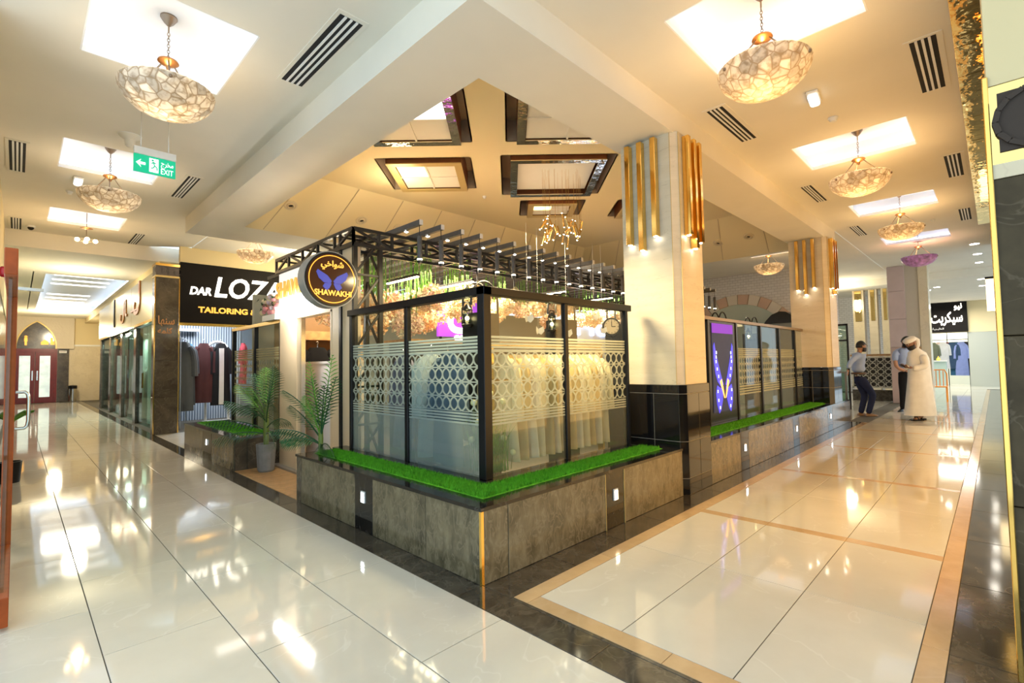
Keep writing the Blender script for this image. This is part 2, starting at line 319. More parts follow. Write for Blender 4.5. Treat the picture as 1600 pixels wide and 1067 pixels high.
# ================================================================== STRUCTURE
ZC, ZS, ZT = 3.92, 3.65, 4.30
floor = B(-2.6, 46, -6, 30, -.12, -.004).build('floor', M['grout'], kind='structure')
G = .0022
TILES = {}
def tile(name, x0, x1, y0, y1, m, g=G):
    w, d = round(x1-x0, 3), round(y1-y0, 3); key = (name, w, d, m.name, g)
    if key not in TILES:
        a, b = w/2-g, d/2-g; c = .0012
        mb = MB().add([(-a,-b,-.0035),(a,-b,-.0035),(a,b,-.0035),(-a,b,-.0035),(-a,-b,-c),(a,-b,-c),(a,b,-c),(-a,b,-c),(-a+c,-b+c,0),(a-c,-b+c,0),(a-c,b-c,0),(-a+c,b-c,0)],
            [(8,9,10,11)]+[(i,(i+1) % 4,(i+1) % 4+4,i+4) for i in range(4)]+[(i+4,(i+1) % 4+4,(i+1) % 4+8,i+8) for i in range(4)])
        me = bpy.data.meshes.new(name); me.from_pydata(mb.v, [], mb.f); me.materials.append(m); TILES[key] = me
    o = bpy.data.objects.new(name, TILES[key]); COL.objects.link(o); o.location = ((x0+x1)/2, (y0+y1)/2, 0); o.parent = floor
    return o
# left corridor, running bond
bands = [-.19, -.69, -1.18, -1.675, -2.17]
for i in range(4):
    off = .76 if i % 2 == 0 else .247
    for k in range(-5, 24):
        y = off+k*1.125
        if y > 25.5: continue
        tile('floor_tile', bands[i+1], bands[i], y, y+1.125, M['tile'])
# dark marble border along the left corridor and across the mouth of the right one
y = -5.4
while y < 26:
    tile('border_tile', -.19, .0, y, y+.9, M['dark']); y += .9
# right corridor: tan frame and tile grid
for k in range(16):
    x = .022+k*1.06
    if k < 3: tile('border_tile', 0, .022+.0, -.24-.6*(k+1), -.24-.6*k, M['dark'], .001)
for k in range(17):
    tile('border_tile', .0+k*.6, .6+k*.6, -.24, 0, M['dark'])
for k in range(12): tile('tan_tile', .022+k*.85, .022+(k+1)*.85, -.345, -.24, M['tan'], .0012)
for k in range(2): tile('tan_tile', .022, .13, -1.94+k*.7975, -1.94+(k+1)*.7975, M['tan'], .0012)
x = .13; n = 0; rows = [-.345, -.8765, -1.408, -1.94]
while x < 24:
    for j in range(3): tile('floor_tile', x, x+1.055, rows[j+1], rows[j], M['tile'])
    x += 1.055; n += 1
    if n % 2 == 0:
        for j in range(3): tile('tan_tile', x, x+.1, rows[j+1], rows[j], M['tan'], .0008)
        x += .1
for k in range(26):
    tile('tan_tile', .022+k*.95, .022+(k+1)*.95, -2.035, -1.94, M['tan'], .0012)
    tile('border_tile', .0+k*.95, (k+1)*.95, -2.6, -2.035, M['dark'])
# areas beyond the kiosk
for i in range(12):
    for j in range(9):
        if 10.2+i*.9 < 20: tile('floor_tile', 10.25+i*.9, 11.15+i*.9, .0+j*.9, .9+j*.9, M['tile'])
for i in range(8):
    for j in range(3): tile('floor_tile', 0+i*.8, .8+i*.8, 7.4+j*.84, 8.24+j*.84, M['tile'])
for i in range(6): tile('floor_tile', 24.4+i*2, 26.4+i*2, -2.6, 1.5, M['tile'])
# kiosk inner floor
B(.45, 9.5, .5, 7.2, 0, .03).build('floor_kiosk', mat('kiosk_floor', (.25,.22,.18), .3), kind='structure')
wf = thing('floor_entrance', None, None, (.5, 3.7, 0), kind='structure')
for k in range(8):
    y0 = 2.74+k*.25; bev(B(.0, 1.6, y0+.001, y0+.249, -.003, .006).build('plank', M['wood'], wf), .002)

# ---- ceilings -------------------------------------------------------------
def ceil_poly(name, outer, holes, z, m, thick=.02):
    loops = [[Vector((x, y, 0)) for x, y in outer]]+[[Vector((x, y, 0)) for x, y in h] for h in holes]
    flat = [p for l in loops for p in l]; tri = geometry.tessellate_polygon(loops)
    mb = MB(); mb.v = [(p.x, p.y, z) for p in flat]; mb.f = [tuple(t) for t in tri]
    me = bpy.data.meshes.new(name); me.from_pydata(mb.v, [], mb.f); me.materials.append(m)
    bm = bmesh.new(); bm.from_mesh(me)
    for f in bm.faces:
        if f.normal.z > 0: f.normal_flip()
    bm.to_mesh(me); bm.free()
    o = bpy.data.objects.new(name, me); COL.objects.link(o); o['kind'] = 'structure'; return o
def rect(x0, x1, y0, y1): return [(x0, y0), (x1, y0), (x1, y1), (x0, y1)]
CR = [(1.46+3.27*k, 2.45+3.25*k, -1.66, -.55) for k in (-1, 0, 1, 2, 3)]
CR[0] = (-1.75, -.75, -1.66, -.55)
CLc = [(-1.665, -.70, 1.77+3.26*k, 2.92+3.2*k) for k in (0, 1, 2)]
cb_ = [(-1.665, -.70, -4.9, -3.8)]
hol = [rect(*c) for c in CR+CLc]
ceil = ceil_poly('ceiling', [(-2.3, -6), (18, -6), (18, -2.10), (18, .0), (0, 0), (0, 7.55), (.6, 7.55), (.6, 9.9), (-.1, 10.4), (-2.3, 10.4)], hol, ZC, M['paint'])
def coffer(c):
    x0, x1, y0, y1 = c; e = .10; zt = ZC+.26; lip = .05
    t = bpy.data.objects.new('coffer', None); COL.objects.link(t); t.location = ((x0+x1)/2, (y0+y1)/2, ZC); t.parent = ceil; ORG[t.name] = Vector(t.location)
    mb = MB()
    for a, b, c_, d in ((x0, x1, y0-.012, y0), (x0, x1, y1, y1+.012), (x0-.012, x0, y0, y1), (x1, x1+.012, y0, y1)): mb.box(a, b, c_, d, ZC-.001, ZC+lip)
    mb.build('reveal', M['paintw'], t)
    mb = MB(); mb.box(x0-e, x1+e, y0-e, y1+e, zt, zt+.02)
    for a, b, c_, d in ((x0-e, x1+e, y0-e-.02, y0-e), (x0-e, x1+e, y1+e, y1+e+.02), (x0-e-.02, x0-e, y0-e, y1+e), (x1+e, x1+e+.02, y0-e, y1+e)): mb.box(a, b, c_, d, ZC+.004, zt)
    mb.build('cavity', M['paintw'], t)
    s = .03
    for a, b, c_, d in ((x0, x1, y0-e+.005, y0-e+s), (x0, x1, y1+e-s, y1+e-.005), (x0-e+.005, x0-e+s, y0, y1), (x1+e-s, x1+e-.005, y0, y1)):
        B(a, b, c_, d, ZC+.05, ZC+.085).build('light_strip', M['led'], t)
for c in CR+CLc: coffer(c)
# gold mirrored strip of ceiling at the shop fronts on the right
g_ = thing('ceiling_gold_border', None, None, (5, -2.15, ZC), kind='structure')
x = .95
for w in (.55, .7, .35, .9, .6, 1.1, .8, 1.3, 1.0, 1.4, 1.5):
    bev(B(x, x+w-.01, -2.30, -2.105, ZC-.05, ZC-.004).build('mirror_panel', M['goldm'], g_), .003); x += w
# soffit beam ring around the dome
def ring_soffit():
    mb = MB()
    o = [(0,0),(9.75,0),(9.75,7.55),(0,7.55)]; i = [(.62,.66),(9.6,.66),(9.6,6.5),(.62,6.5)]
    vs = [(x,y,ZS) for x,y in o]+[(x,y,ZS) for x,y in i]+[(x,y,ZC+.02) for x,y in o]+[(x,y,ZC+.02) for x,y in i]
    mb.add(vs, [(k,(k+1)%4,(k+1)%4+4,k+4) for k in range(4)]+[(k,k+8,(k+1)%4+8,(k+1)%4) for k in range(4)])
    return mb.build('ceiling_beam', M['paint'], kind='structure')
ring_soffit()
# dome: straight near sides, slanted far sides with seams, flat top with turned coffers
r2 = math.sqrt(.5)
def uv(u, v): return ((u+v)*r2, (v-u)*r2)
DC = [(-1.70,-.34,3.95,5.18,1), (.12,1.78,3.90,5.52,2), (-1.70,-.28,2.05,3.45,3), (.20,1.78,2.05,3.45,4), (.45,1.62,5.86,6.75,5), (2.25,3.6,3.90,5.40,6), (2.25,3.6,5.9,6.9,7)]
top = [(.62,.66),(8.35,.66),(8.35,5.25),(.62,5.25)]
def clip(h): return [(min(max(x,.64),8.3), min(max(y,.68),5.2)) for x, y in h]
holes = []
for u0_, u1_, v0_, v1_, k in DC:
    h = [uv(u0_, v0_), uv(u1_, v0_), uv(u1_, v1_), uv(u0_, v1_)]; holes.append(h)
ceil_poly('ceiling_dome', top, holes, ZT, M['paintd'])
mb = MB(); mb.add([(.62,.66,ZS),(9.6,.66,ZS),(9.6,6.5,ZS),(.62,6.5,ZS),(.62,.66,ZT),(8.35,.66,ZT),(8.35,5.25,ZT),(.62,5.25,ZT)], [(0,1,5,4),(1,2,6,5),(2,3,7,6),(3,0,4,7)])
mb.build('wall_dome', M['paintd'], kind='structure', fix=False)
t = thing('trim_1', None, None, (5, 3, ZS), kind='structure')
for k in range(9):
    a = .9+k*1.05; b_ = 1.15+k*.86
    MB().bar((a, 6.48, ZS+.012), (b_, 5.25, ZT-.012), .012, .006, (0,-.46,-.88)).build('seam', mat('seam', (.50,.40,.26), .9) if k == 0 else bpy.data.materials['seam'], t)
for k in range(6):
    a = 6.2-k*1.0; b_ = 5.0-k*.8
    MB().bar((9.58, a, ZS+.012), (8.35, b_, ZT-.012), .012, .006, (-.46,0,-.88)).build('seam', bpy.data.materials['seam'], t)
def dome_box(u0_, u1_, v0_, v1_, k):
    lab = {1: 'brown boxed ceiling coffer with pale gold frame and one warm lit panel', 2: 'large brown boxed ceiling coffer with mirror frame holding the stick chandelier', 3: 'boxed ceiling coffer with mirror frame and one bright white lit panel',
           4: 'boxed ceiling coffer with mirror frame and plain unlit panels beside the column', 5: 'small boxed ceiling coffer with pale gold frame lit yellow behind the stick chandelier', 6: 'brown boxed ceiling coffer half hidden behind the cream column', 7: 'brown boxed ceiling coffer over the far rafters'}[k]
    cx, cy = uv((u0_+u1_)/2, (v0_+v1_)/2)
    Mx = Matrix(((r2, r2, 0, 0), (-r2, r2, 0, 0), (0, 0, 1, 0), (0, 0, 0, 1)))
    t = thing('ceiling_coffer', lab, 'ceiling coffer', (cx, cy, ZT), group='turned coffers in the domed ceiling')
    zt = ZT+.3
    mb = MB().box(u0_-.02, u1_+.02, v0_-.02, v1_+.02, zt, zt+.02)
    for a in ((u0_-.02, u0_, v0_, v1_), (u1_, u1_+.02, v0_, v1_), (u0_, u1_, v0_-.02, v0_), (u0_, u1_, v1_, v1_+.02)): mb.box(*a, ZT-.0, zt)
    mb.xf(Mx).build('recess', mat('recess_taupe', (.42,.33,.24), .6) if 'recess_taupe' not in bpy.data.materials else bpy.data.materials['recess_taupe'], t)
    a0, a1, b0, b1 = u0_+.13, u1_-.13, v0_+.05, v1_-.02; zb = ZT-.06
    mb = MB()
    for q in ((a0, a0+.02, b0, b1), (a1-.02, a1, b0, b1), (a0, a1, b0, b0+.02), (a0, a1, b1-.02, b1)): mb.box(*q, zb+.012, zt)
    mb.xf(Mx).build('box_side', M['woodb'], t)
    fr = M['brass'] if k in (1, 5, 6, 7) else M['mirror']
    w = .11; mb = MB()
    for q in ((a0, a0+w, b0, b1), (a1-w, a1, b0, b1), (a0+w, a1-w, b0, b0+w), (a0+w, a1-w, b1-w, b1)): mb.box(*q, zb, zb+.014)
    mb.xf(Mx).build('frame', M['goldpaint'] if k in (1, 5, 6, 7) else M['mirror'], t)
    if k == 2:
        MB().box(a0+w, a1-w, b0+w, b1-w, zb+.1, zb+.11).xf(Mx).build('panel', M['paint'], t); return
    um, vm = (a0+a1)/2, (b0+b1)/2; i = 0
    for q in ((a0+w, um, b0+w, vm), (um, a1-w, b0+w, vm), (a0+w, um, vm, b1-w), (um, a1-w, vm, b1-w)):
        mm = M['paint']
        if k == 1 and i == 0: mm = M['litwarm']
        if k == 5 and i == 0: mm = M['litwarm']
        if k == 3 and i == 1: mm = M['litpanel']
        MB().box(q[0]+.008, q[1]-.008, q[2]+.008, q[3]-.008, zb+.03, zb+.04).xf(Mx).build('panel', mm, t); i += 1
    mb = MB().box(um-.012, um+.012, b0+w, b1-w, zb+.015, zb+.03).box(a0+w, a1-w, vm-.012, vm+.012, zb+.015, zb+.03)
    mb.xf(Mx).build('cross_bar', M['paint'], t)
M['mirror'] = mat('rippled_mirror', (.80,.72,.55), .03, 1, bump=.9, bscale=9)
M['goldpaint'] = mat('pale_gold_paint', (.62,.46,.18), .4, .3)
for d in DC: dome_box(*d)
# ---- walls ----------------------------------------------------------------
B(-2.35, -2.2, 2.66, 27, 0, ZC).build('wall_left', M['dark'], kind='structure')
B(-2.203, -2.19, 2.66, 27, 2.6, ZC).build('trim_2', M['wall'], kind='structure')
B(1.6, 14, -2.5, -2.40, 0, ZC).build('wall_right', M['pillarm'], kind='structure')
# lit shop windows of the right-hand shops
wl2 = emis('soft_lit_shop_window', (1, .66, .30), 1.1); wl3 = emis('pale_lit_shop_window', (1, .86, .66), .7)
wl = emis('lit_shop_window', (1, .58, .18), 1.4)
for k, (a, b) in enumerate(((1.8, 4.4), (4.7, 7.3), (7.6, 10.2), (10.5, 13.1))):
    w_ = thing('window_%d' % (k+1), None, None, ((a+b)/2, -2.39, .3), kind='structure')
    B(a, b, -2.40, -2.385, .25, 2.7).build('lit_pane', (wl, wl, wl2, wl3)[k], w_)
    for q in ((a-.06, a, .2, 2.76), (b, b+.06, .2, 2.76)): B(q[0], q[1], -2.40, -2.36, q[2], q[3]).build('frame', M['gold'], w_)
    B(a, b, -2.40, -2.36, 2.7, 2.76).build('frame', M['gold'], w_); B(a, b, -2.40, -2.36, .2, .25).build('frame', M['gold'], w_)
# cross corridor far ceiling and back areas
ceil_poly('ceiling_back', [(.6,7.55),(18,7.55),(18,0),(9.75,0),(9.75,7.55),(9.75,12),(.6,12)], [], ZC-.02, M['paint']) if False else None
ceil_poly('ceiling_back', rect(9.75, 24, .0, 12), [rect(10.2,11.2,.55,2.1)], ZC-.002, M['paint'])
ceil_poly('ceiling_side', rect(.6, 9.75, 7.55, 12), [], ZC-.004, M['paint'])
ceil_poly('ceiling_far', rect(18, 46, -2.6, 12), [], ZC-.22, M['paint'])
B(17.98, 18, -2.6, 3, ZC-.22, ZC).build('trim_3', M['paint'], kind='structure')
coffer((10.2, 11.2, .55, 2.1))
# soft patch of daylight-white coffer over the side corridor
t = bpy.data.objects.new('coffer', None); COL.objects.link(t); t.parent = bpy.data.objects['ceiling_side']; ORG[t.name] = Vector((0,0,0))
B(.72, 1.62, 7.62, 8.35, ZC-.03, ZC-.006).build('light_panel', M['litpanel'], t)
# far lower ceiling of the left corridor with a cove-lit tray
tray = rect(-1.55, .0, 13.6, 23)
zf = 3.62
ceil_poly('ceiling_end', rect(-2.3, 1.2, 10.4, 27), [tray], zf, M['paint'])
B(-2.3, 1.2, 10.38, 10.4, zf, ZC+.02).build('trim_4', M['paint'], kind='structure')
tc = thing('ceiling_tray', None, None, (-.8, 18, zf), kind='structure')
B(-1.75, .2, 13.4, 23.2, zf+.22, zf+.24).build('tray_top', M['paintw'], tc)
for q in ((-1.62, -1.58, 13.6, 23), (.03, .07, 13.6, 23), (-1.55, 0, 23.03, 23.1)): B(*q, zf+.02, zf+.08).build('light_strip', M['led'], tc)
for q in ((-1.77, -1.75, 13.4, 23.2), (.2, .22, 13.4, 23.2), (-1.75, .2, 23.2, 23.22), (-1.75, .2, 13.38, 13.4)): B(*q, zf, zf+.24).build('tray_side', M['paintw'], tc)
for k in range(3): B(-1.35, -.15, 15.0+k*.9, 15.12+k*.9, zf+.2, zf+.215).build('light_line', M['litpanel'], tc)
for k in range(3): B(-1.35, -.3, 19.4+k*1.1, 19.55+k*1.1, zf+.2, zf+.215).build('light_line', M['litpanel'], tc)
# ---- end wall with pointed arch and red doors
YE = 26.5
B(-2.3, 1.3, YE, YE+.15, 0, zf+.05).build('wall_end', M['wallt'], kind='structure')
B(-.24, 1.2, YE-.012, YE, 2.44, zf).build('trim_5', M['wall'], kind='structure')
B(-.24, .7, YE-.03, YE-.012, 2.40, 2.47).build('trim_6', M['white'], kind='structure')
def arch_pts(cx, w, z0, zs, n=10):
    h = w/2; pts = [(cx-h, z0), (cx-h, zs)]; R = w*1.02
    for k in range(1, n+1):
        a = math.acos(1-h/R)*k/n; pts.append((cx-h+R*(1-math.cos(a)), zs+R*math.sin(a)))
    right = [(2*cx-x, z) for x, z in pts[::-1]][1:]
    return pts+right
ap = arch_pts(-1.43, 1.22, 2.28, 2.36)
outer = [(-2.3, 2.28), (-2.3, zf), (-.25, zf), (-.25, 2.28)]
poly = outer+[(-.82, 2.28)]+ap[::-1][1:-1]+[(-2.04, 2.28)]
mb = MB(); mb.prism(poly, YE-.16, YE-.0, 'XZ'); mb.build('wall_end_carved', mat('carved_white_stone', (.66,.58,.46), .8, bump=1, bscale=14), kind='structure')
MB().prism(ap, YE-.05, YE-.01, 'XZ').build('trim_7', M['pillarm'], kind='structure')
mb = MB()
for i in range(len(ap)-1):
    a, b = ap[i], ap[i+1]
    mb.bar((a[0], YE-.165, a[1]), (b[0], YE-.165, b[1]), .05, .05, (0,1,0))
mb.build('trim_8', M['goldpaint'], kind='structure')
B(-.77, -.40, YE-.06, YE, 0, 2.30).build('trim_9', M['pillarm'], kind='structure')
dr = thing('door_1', None, None, (-1.43, YE, 0), kind='structure')
B(-2.1, -.78, YE-.12, YE-.02, 2.14, 2.28).build('door_frame', M['redwood'], dr)
B(-.86, -.78, YE-.12, YE-.02, 0, 2.14).build('door_frame', M['redwood'], dr); B(-2.14, -2.06, YE-.12, YE-.02, 0, 2.14).build('door_frame', M['redwood'], dr)
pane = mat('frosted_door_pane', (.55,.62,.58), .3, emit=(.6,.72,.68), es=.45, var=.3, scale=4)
for x0, x1 in ((-2.06, -1.47), (-1.45, -.86)):
    mb = MB()
    for q in ((x0, x0+.13, 0, 2.14), (x1-.13, x1, 0, 2.14), (x0+.13, x1-.13, 1.98, 2.14), (x0+.13, x1-.13, 0, .24)): mb.box(q[0], q[1], YE-.10, YE-.05, q[2], q[3])
    d = mb.build('door_leaf', M['redwood'], dr)
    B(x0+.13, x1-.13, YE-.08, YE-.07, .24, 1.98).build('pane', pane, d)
    hx = x1-.065 if x0 < -1.5 else x0+.065
    B(hx-.02, hx+.02, YE-.13, YE-.11, .95, 1.35).build('handle', M['chrome'], d)
# restroom pictograms over the door (small gold figures)
tg = thing('wall_pictogram', 'gold standing figure pictogram on the stone arch over the red doors', 'sign', (-1.75, YE-.06, 2.45))
MB().ball((-1.75, YE-.06, 2.78), .05).build('head', M['signgold'], tg); MB().box(-1.80, -1.70, YE-.066, YE-.054, 2.58, 2.73).box(-1.785, -1.715, YE-.066, YE-.054, 2.42, 2.58).build('body', M['signgold'], tg)
tg = thing('wall_pictogram', 'gold prayer figure and minaret pictogram on the stone arch over the red doors', 'sign', (-1.1, YE-.06, 2.45))
MB().prism([(-1.30,2.45),(-1.06,2.45),(-1.06,2.56),(-1.12,2.62),(-1.18,2.66),(-1.24,2.62),(-1.30,2.56)], YE-.066, YE-.054, 'XZ').build('dome', M['signgold'], tg)
MB().box(-1.0, -.93, YE-.066, YE-.054, 2.45, 2.75).box(-.93, -.87, YE-.066, YE-.054, 2.45, 2.6).build('tower', M['signgold'], tg)
# ---- far right: brick wall with arch, back wall, far shop wall -------------
B(13.5, 13.7, .75, 9, 0, ZC-.002).build('wall_back', M['brick'], kind='structure')
# voussoir arch
t = thing('wall_arch', None, None, (13.5, 2.6, 1), kind='structure')
blush = mat('blush_stone', (.62,.42,.30), .7); cream_s = mat('pale_arch_stone', (.72,.64,.52), .7)
cy, cz, R0, R1 = 3.3, 1.45, 1.55, 1.85
for k in range(16):
    a0, a1 = math.radians(6+k*10.5), math.radians(6+k*10.5+10.0)
    pts = [(cy-R0*math.cos(a0), cz+R0*math.sin(a0)), (cy-R1*math.cos(a0), cz+R1*math.sin(a0)), (cy-R1*math.cos(a1), cz+R1*math.sin(a1)), (cy-R0*math.cos(a1), cz+R0*math.sin(a1))]
    bev(MB().prism(pts, 13.44, 13.52, 'YZ').build('voussoir', blush if k % 2 else cream_s, t), .006)
pts = [(cy-R0*math.cos(math.radians(a)), cz+R0*math.sin(math.radians(a))) for a in range(0, 181, 10)]+[(cy+R0, 0), (cy-R0, 0)]
MB().prism(pts, 13.47, 13.5, 'YZ').build('arch_field', mat('pale_green_plaster', (.50,.55,.46), .8), t)
B(27.0, 27.2, -.15, 3.5, 0, ZC-.2).build('wall_far', M['wall'], kind='structure')
B(27.05, 27.2, -2.6, -.15, 2.35, ZC-.2).build('wall_far_top', M['wall'], kind='structure')
B(27.0, 27.2, -2.6, -1.42, 0, 2.35).build('wall_far_tile', mat('pale_grey_tile', (.42,.44,.38), .15), kind='structure')
B(26.99, 27.0, -2.3, -1.42, 2.35, ZC-.2).build('trim_10', M['wall'], kind='structure')
B(21, 21.2, -.4, 3.2, 0, ZC-.2).build('wall_mid', M['brick'], kind='structure')
# ================================================================== PLANTERS OF THE KIOSK
HP, HC = .437, .46
def planter_light(t, face, u, z, em):
    # small square recessed step light: lens + rim on a black panel. face 'x' (plane X=0) or 'y' (plane Y=y0)
    w = .028; h = .045
    if face[0] == 'y':
        y = face[1]; l = B(u-w, u+w, y-.024, y-.012, z-h, z+h).build('step_light', M['white'], t); B(u-w+.006, u+w-.006, y-.026, y-.022, z-h+.006, z+h-.014).build('lens', em, l)
    else:
        x = face[1]; l = B(x-.024, x-.012, u-w, u+w, z-h, z+h).build('step_light', M['white'], t); B(x-.026, x-.022, u-w+.006, u+w-.006, z-h+.006, z+h-.014).build('lens', em, l)
lensC = emis('cool_step_lens', (.9,.96,1), 10); lensW = emis('warm_step_lens', (1,.85,.55), 10)
t = thing('planter', 'grey marble corner planter wall with black granite rim under the glass display', 'planter', (0,0,0))
MB().box(.0, 2.62, .0, .62, 0, HP).box(.0, .50, .62, 2.72, 0, HP).build('body', M['grout'], t)
g = .0025
for a, b, m in ((0, .211, 'panel'), (.211, 1.29, 'panel'), (1.29, 1.555, 'blackm'), (1.555, 2.62, 'panel')): bev(B(a+g, b-g, -.014, 0, .002, HP).build('marble_panel', M[m], t), .002)
for a, b, m in ((0, .556, 'panel'), (.556, 1.262, 'panel'), (1.262, 1.544, 'blackm'), (1.544, 2.62, 'panel'), (2.62, 2.735, 'pillarm')): bev(B(-.014, 0, a+g, b-g, .002, HP).build('marble_panel', M[m], t), .002)
bev(B(-.0, .50, 2.72, 2.735, .002, HP).build('end_panel', M['pillarm'], t), .002)
B(-.018, .002, -.018, .002, 0, HP).build('corner_trim', M['gold'], t)
B(1.284, 1.289, -.02, 0, 0, HP).build('edge_trim', M['goldpaint'], t); B(1.555, 1.56, -.02, 0, 0, HP).build('edge_trim', M['goldpaint'], t)
MB().prism([(-.022,-.022),(2.62,-.022),(2.62,.5),(.5,.5),(.5,2.745),(-.022,2.745)], HP, HC).build('granite_cap', M['blackm'], t)
MB().prism([(.35,.35),(2.62,.35),(2.62,.5),(.5,.5),(.5,2.72),(.35,2.72)], HC, HC+.018).build('sill', M['blackt'], t)
planter_light(t, ('y', 0), 1.425, .255, lensW); planter_light(t, ('x', 0), 1.40, .275, lensC)
def grass(name, polyfn, area, n, z, label, h=(.018,.04)):
    mb = MB(); rnd = random.Random(n)
    vs = []; fs = []
    for i in range(n):
        x, y = polyfn(rnd); a = rnd.uniform(0, 6.283); w = rnd.uniform(.0025,.005); hh = rnd.uniform(*h); l = rnd.uniform(0,.018); b = rnd.uniform(0, 6.283)
        dx, dy = math.cos(a)*w, math.sin(a)*w; k = len(vs)
        vs += [(x-dx, y-dy, z), (x+dx, y+dy, z), (x+math.cos(b)*l, y+math.sin(b)*l, z+hh)]; fs.append((k, k+1, k+2))
    mb.v = vs; mb.f = fs
    o = mb.build(name, M['grass'], fix=False, label=label, cat='grass', kind='stuff'); return o
def lpoly(r):
    if r.random() < .48: return r.uniform(.13, 2.45), r.uniform(.13, .34)
    return r.uniform(.13, .34), r.uniform(.13, 2.6)
ag = grass('artificial_grass', lpoly, 1, 26000, HC, 'bright green artificial grass strip around the corner glass display')
B(.12, .35, .12, 2.62, HC, HC+.004).build('grass_mat', M['grass'], ag); B(.35, 2.48, .12, .35, HC, HC+.004).build('grass_mat', M['grass'], ag)
# second planter beyond the column
t = thing('planter', 'long grey marble planter wall with step lights between the two cream columns', 'planter', (6.7, 0, 0)); yb = -.03
B(3.21, 10.2, yb, .62, 0, HP).build('body', M['grout'], t)
pe = [(3.22, 4.07, 'panel'), (4.07, 4.34, 'blackm'), (4.34, 5.15, 'panel'), (5.15, 6.18, 'panel'), (6.18, 6.50, 'blackm'), (6.50, 8.30, 'panel'), (8.30, 8.66, 'blackm'), (8.66, 9.75, 'panel'), (9.75, 10.2, 'pillarm')]
for a, b, m in pe: bev(B(a+g, b-g, yb-.014, yb, .002, HP).build('marble_panel', M[m], t), .002)
B(10.2, 10.214, yb-.014, .62, .0, HP).build('end_panel', M['pillarm'], t)
B(3.21, 10.22, yb-.02, .5, HP, HC).build('granite_cap', M['blackm'], t); B(3.21, 8.75, .36, .5, HC, HC+.018).build('sill', M['blackt'], t)
for u in (4.2, 6.34, 8.48): planter_light(t, ('y', yb), u, .265, lensC)
ag = grass('artificial_grass', lambda r: (r.uniform(3.3, 8.8), r.uniform(.10, .36)), 1, 16000, HC, 'long green artificial grass strip beyond the first column', (.015,.03))
B(3.25, 8.8, .09, .37, HC, HC+.004).build('grass_mat', M['grass'], ag)
# third planter, at the back of the entrance
t = thing('planter', 'low stone planter wall behind the potted palm with glass screen above', 'planter', (.3, 6, 0))
B(0, .62, 4.75, 7.35, 0, .40).build('body', M['grout'], t)
for a, b, m in ((4.752, 5.75, 'panel'), (5.76, 6.2, 'blackm'), (6.21, 7.35, 'panel')): bev(B(-.014, 0, a+g, b-g, .002, .40).build('marble_panel', M[m], t), .002)
for a, b in ((0, .145), (.15, .62)): bev(B(a+g, b-g, 4.736, 4.75, .002, .40).build('end_panel', M['pillarm'], t), .002)
B(-.02, .66, 4.73, 7.37, .40, .425).build('granite_cap', mat('grey_granite', (.10,.11,.12), .08), t)
planter_light(t, ('x', 0), 5.98, .255, lensC)
ag = grass('artificial_grass', lambda r: (r.uniform(.14, .5), r.uniform(4.95, 7.2)), 1, 7000, .425, 'green artificial grass on the low planter behind the potted palm', (.015,.03))
B(.13, .51, 4.93, 7.22, .425, .43).build('grass_mat', M['grass'], ag)
# ================================================================== COLUMNS WITH GOLD FIN LIGHTS
def column(nm_, lab, x0, x1, y0, y1, ch, zb, zbase, fins):
    t = thing(nm_, None, None, ((x0+x1)/2, (y0+y1)/2, zb), kind='structure'); t['label'] = lab
    def sect(a0, a1, b0, b1, c): return [(a0+c, b0), (a1, b0), (a1, b1), (a0, b1), (a0, b0+c)]
    e = .018
    MB().prism(sect(x0, x1, y0, y1, ch), zbase, ZS+.01).build('shaft', M['trav'], t)
    MB().prism(sect(x0-e+.006, x1+e-.006, y0-e+.006, y1+e-.006, ch), zb, zbase-.002).build('base_core', M['whitegrout'], t)
    # base tiles: courses on the three faces seen
    hs = [zb, zb+.16, zb+.52-0, zbase-.09, zbase] if zb < .1 else [zb, zb+.30, zbase-.06, zbase]
    gg = .003
    for i in range(len(hs)-1):
        z0, z1 = hs[i]+gg, hs[i+1]-gg; last = i == len(hs)-2
        ys = [y0+ch-e, y1+e] if last else [y0+ch-e, (y0+y1)/2, y1+e]
        for j in range(len(ys)-1): bev(B(x0-e, x0-e+.01, ys[j]+gg, ys[j+1]-gg, z0, z1).build('base_tile', M['blackt'], t), .002)
        xs = [x0+ch-e, x1+e] if last else [x0+ch-e, (x0+x1+ch)/2, x1+e]
        for j in range(len(xs)-1): bev(B(xs[j]+gg, xs[j+1]-gg, y0-e, y0-e+.01, z0, z1).build('base_tile', M['blackt'], t), .002)
        MB().prism([(x0+ch-e-gg, y0-e), (x0-e, y0+ch-e-gg), (x0-e+.012, y0+ch-e-gg), (x0+ch-e-gg, y0-e+.012)], z0, z1).build('base_tile', M['blackt'], t)
    if True: B(x0+ch-.006, x0+ch-.001, y0-.006, y0+.0, zbase, ZS).build('edge_strip', M['goldpaint'], t); B(x0-.004, x0, y0+ch+.001, y0+ch+.006, zbase, ZS).build('edge_strip', M['goldpaint'], t)
    return t
column('column_1', 'near cream travertine column with black tiled base', 2.65, 3.21, -.03, .60, .06, 0, 1.08, None)
column('column_2', 'far cream travertine column standing on the long planter', 8.83, 9.50, -.03, .62, .07, HC, 1.15, None)
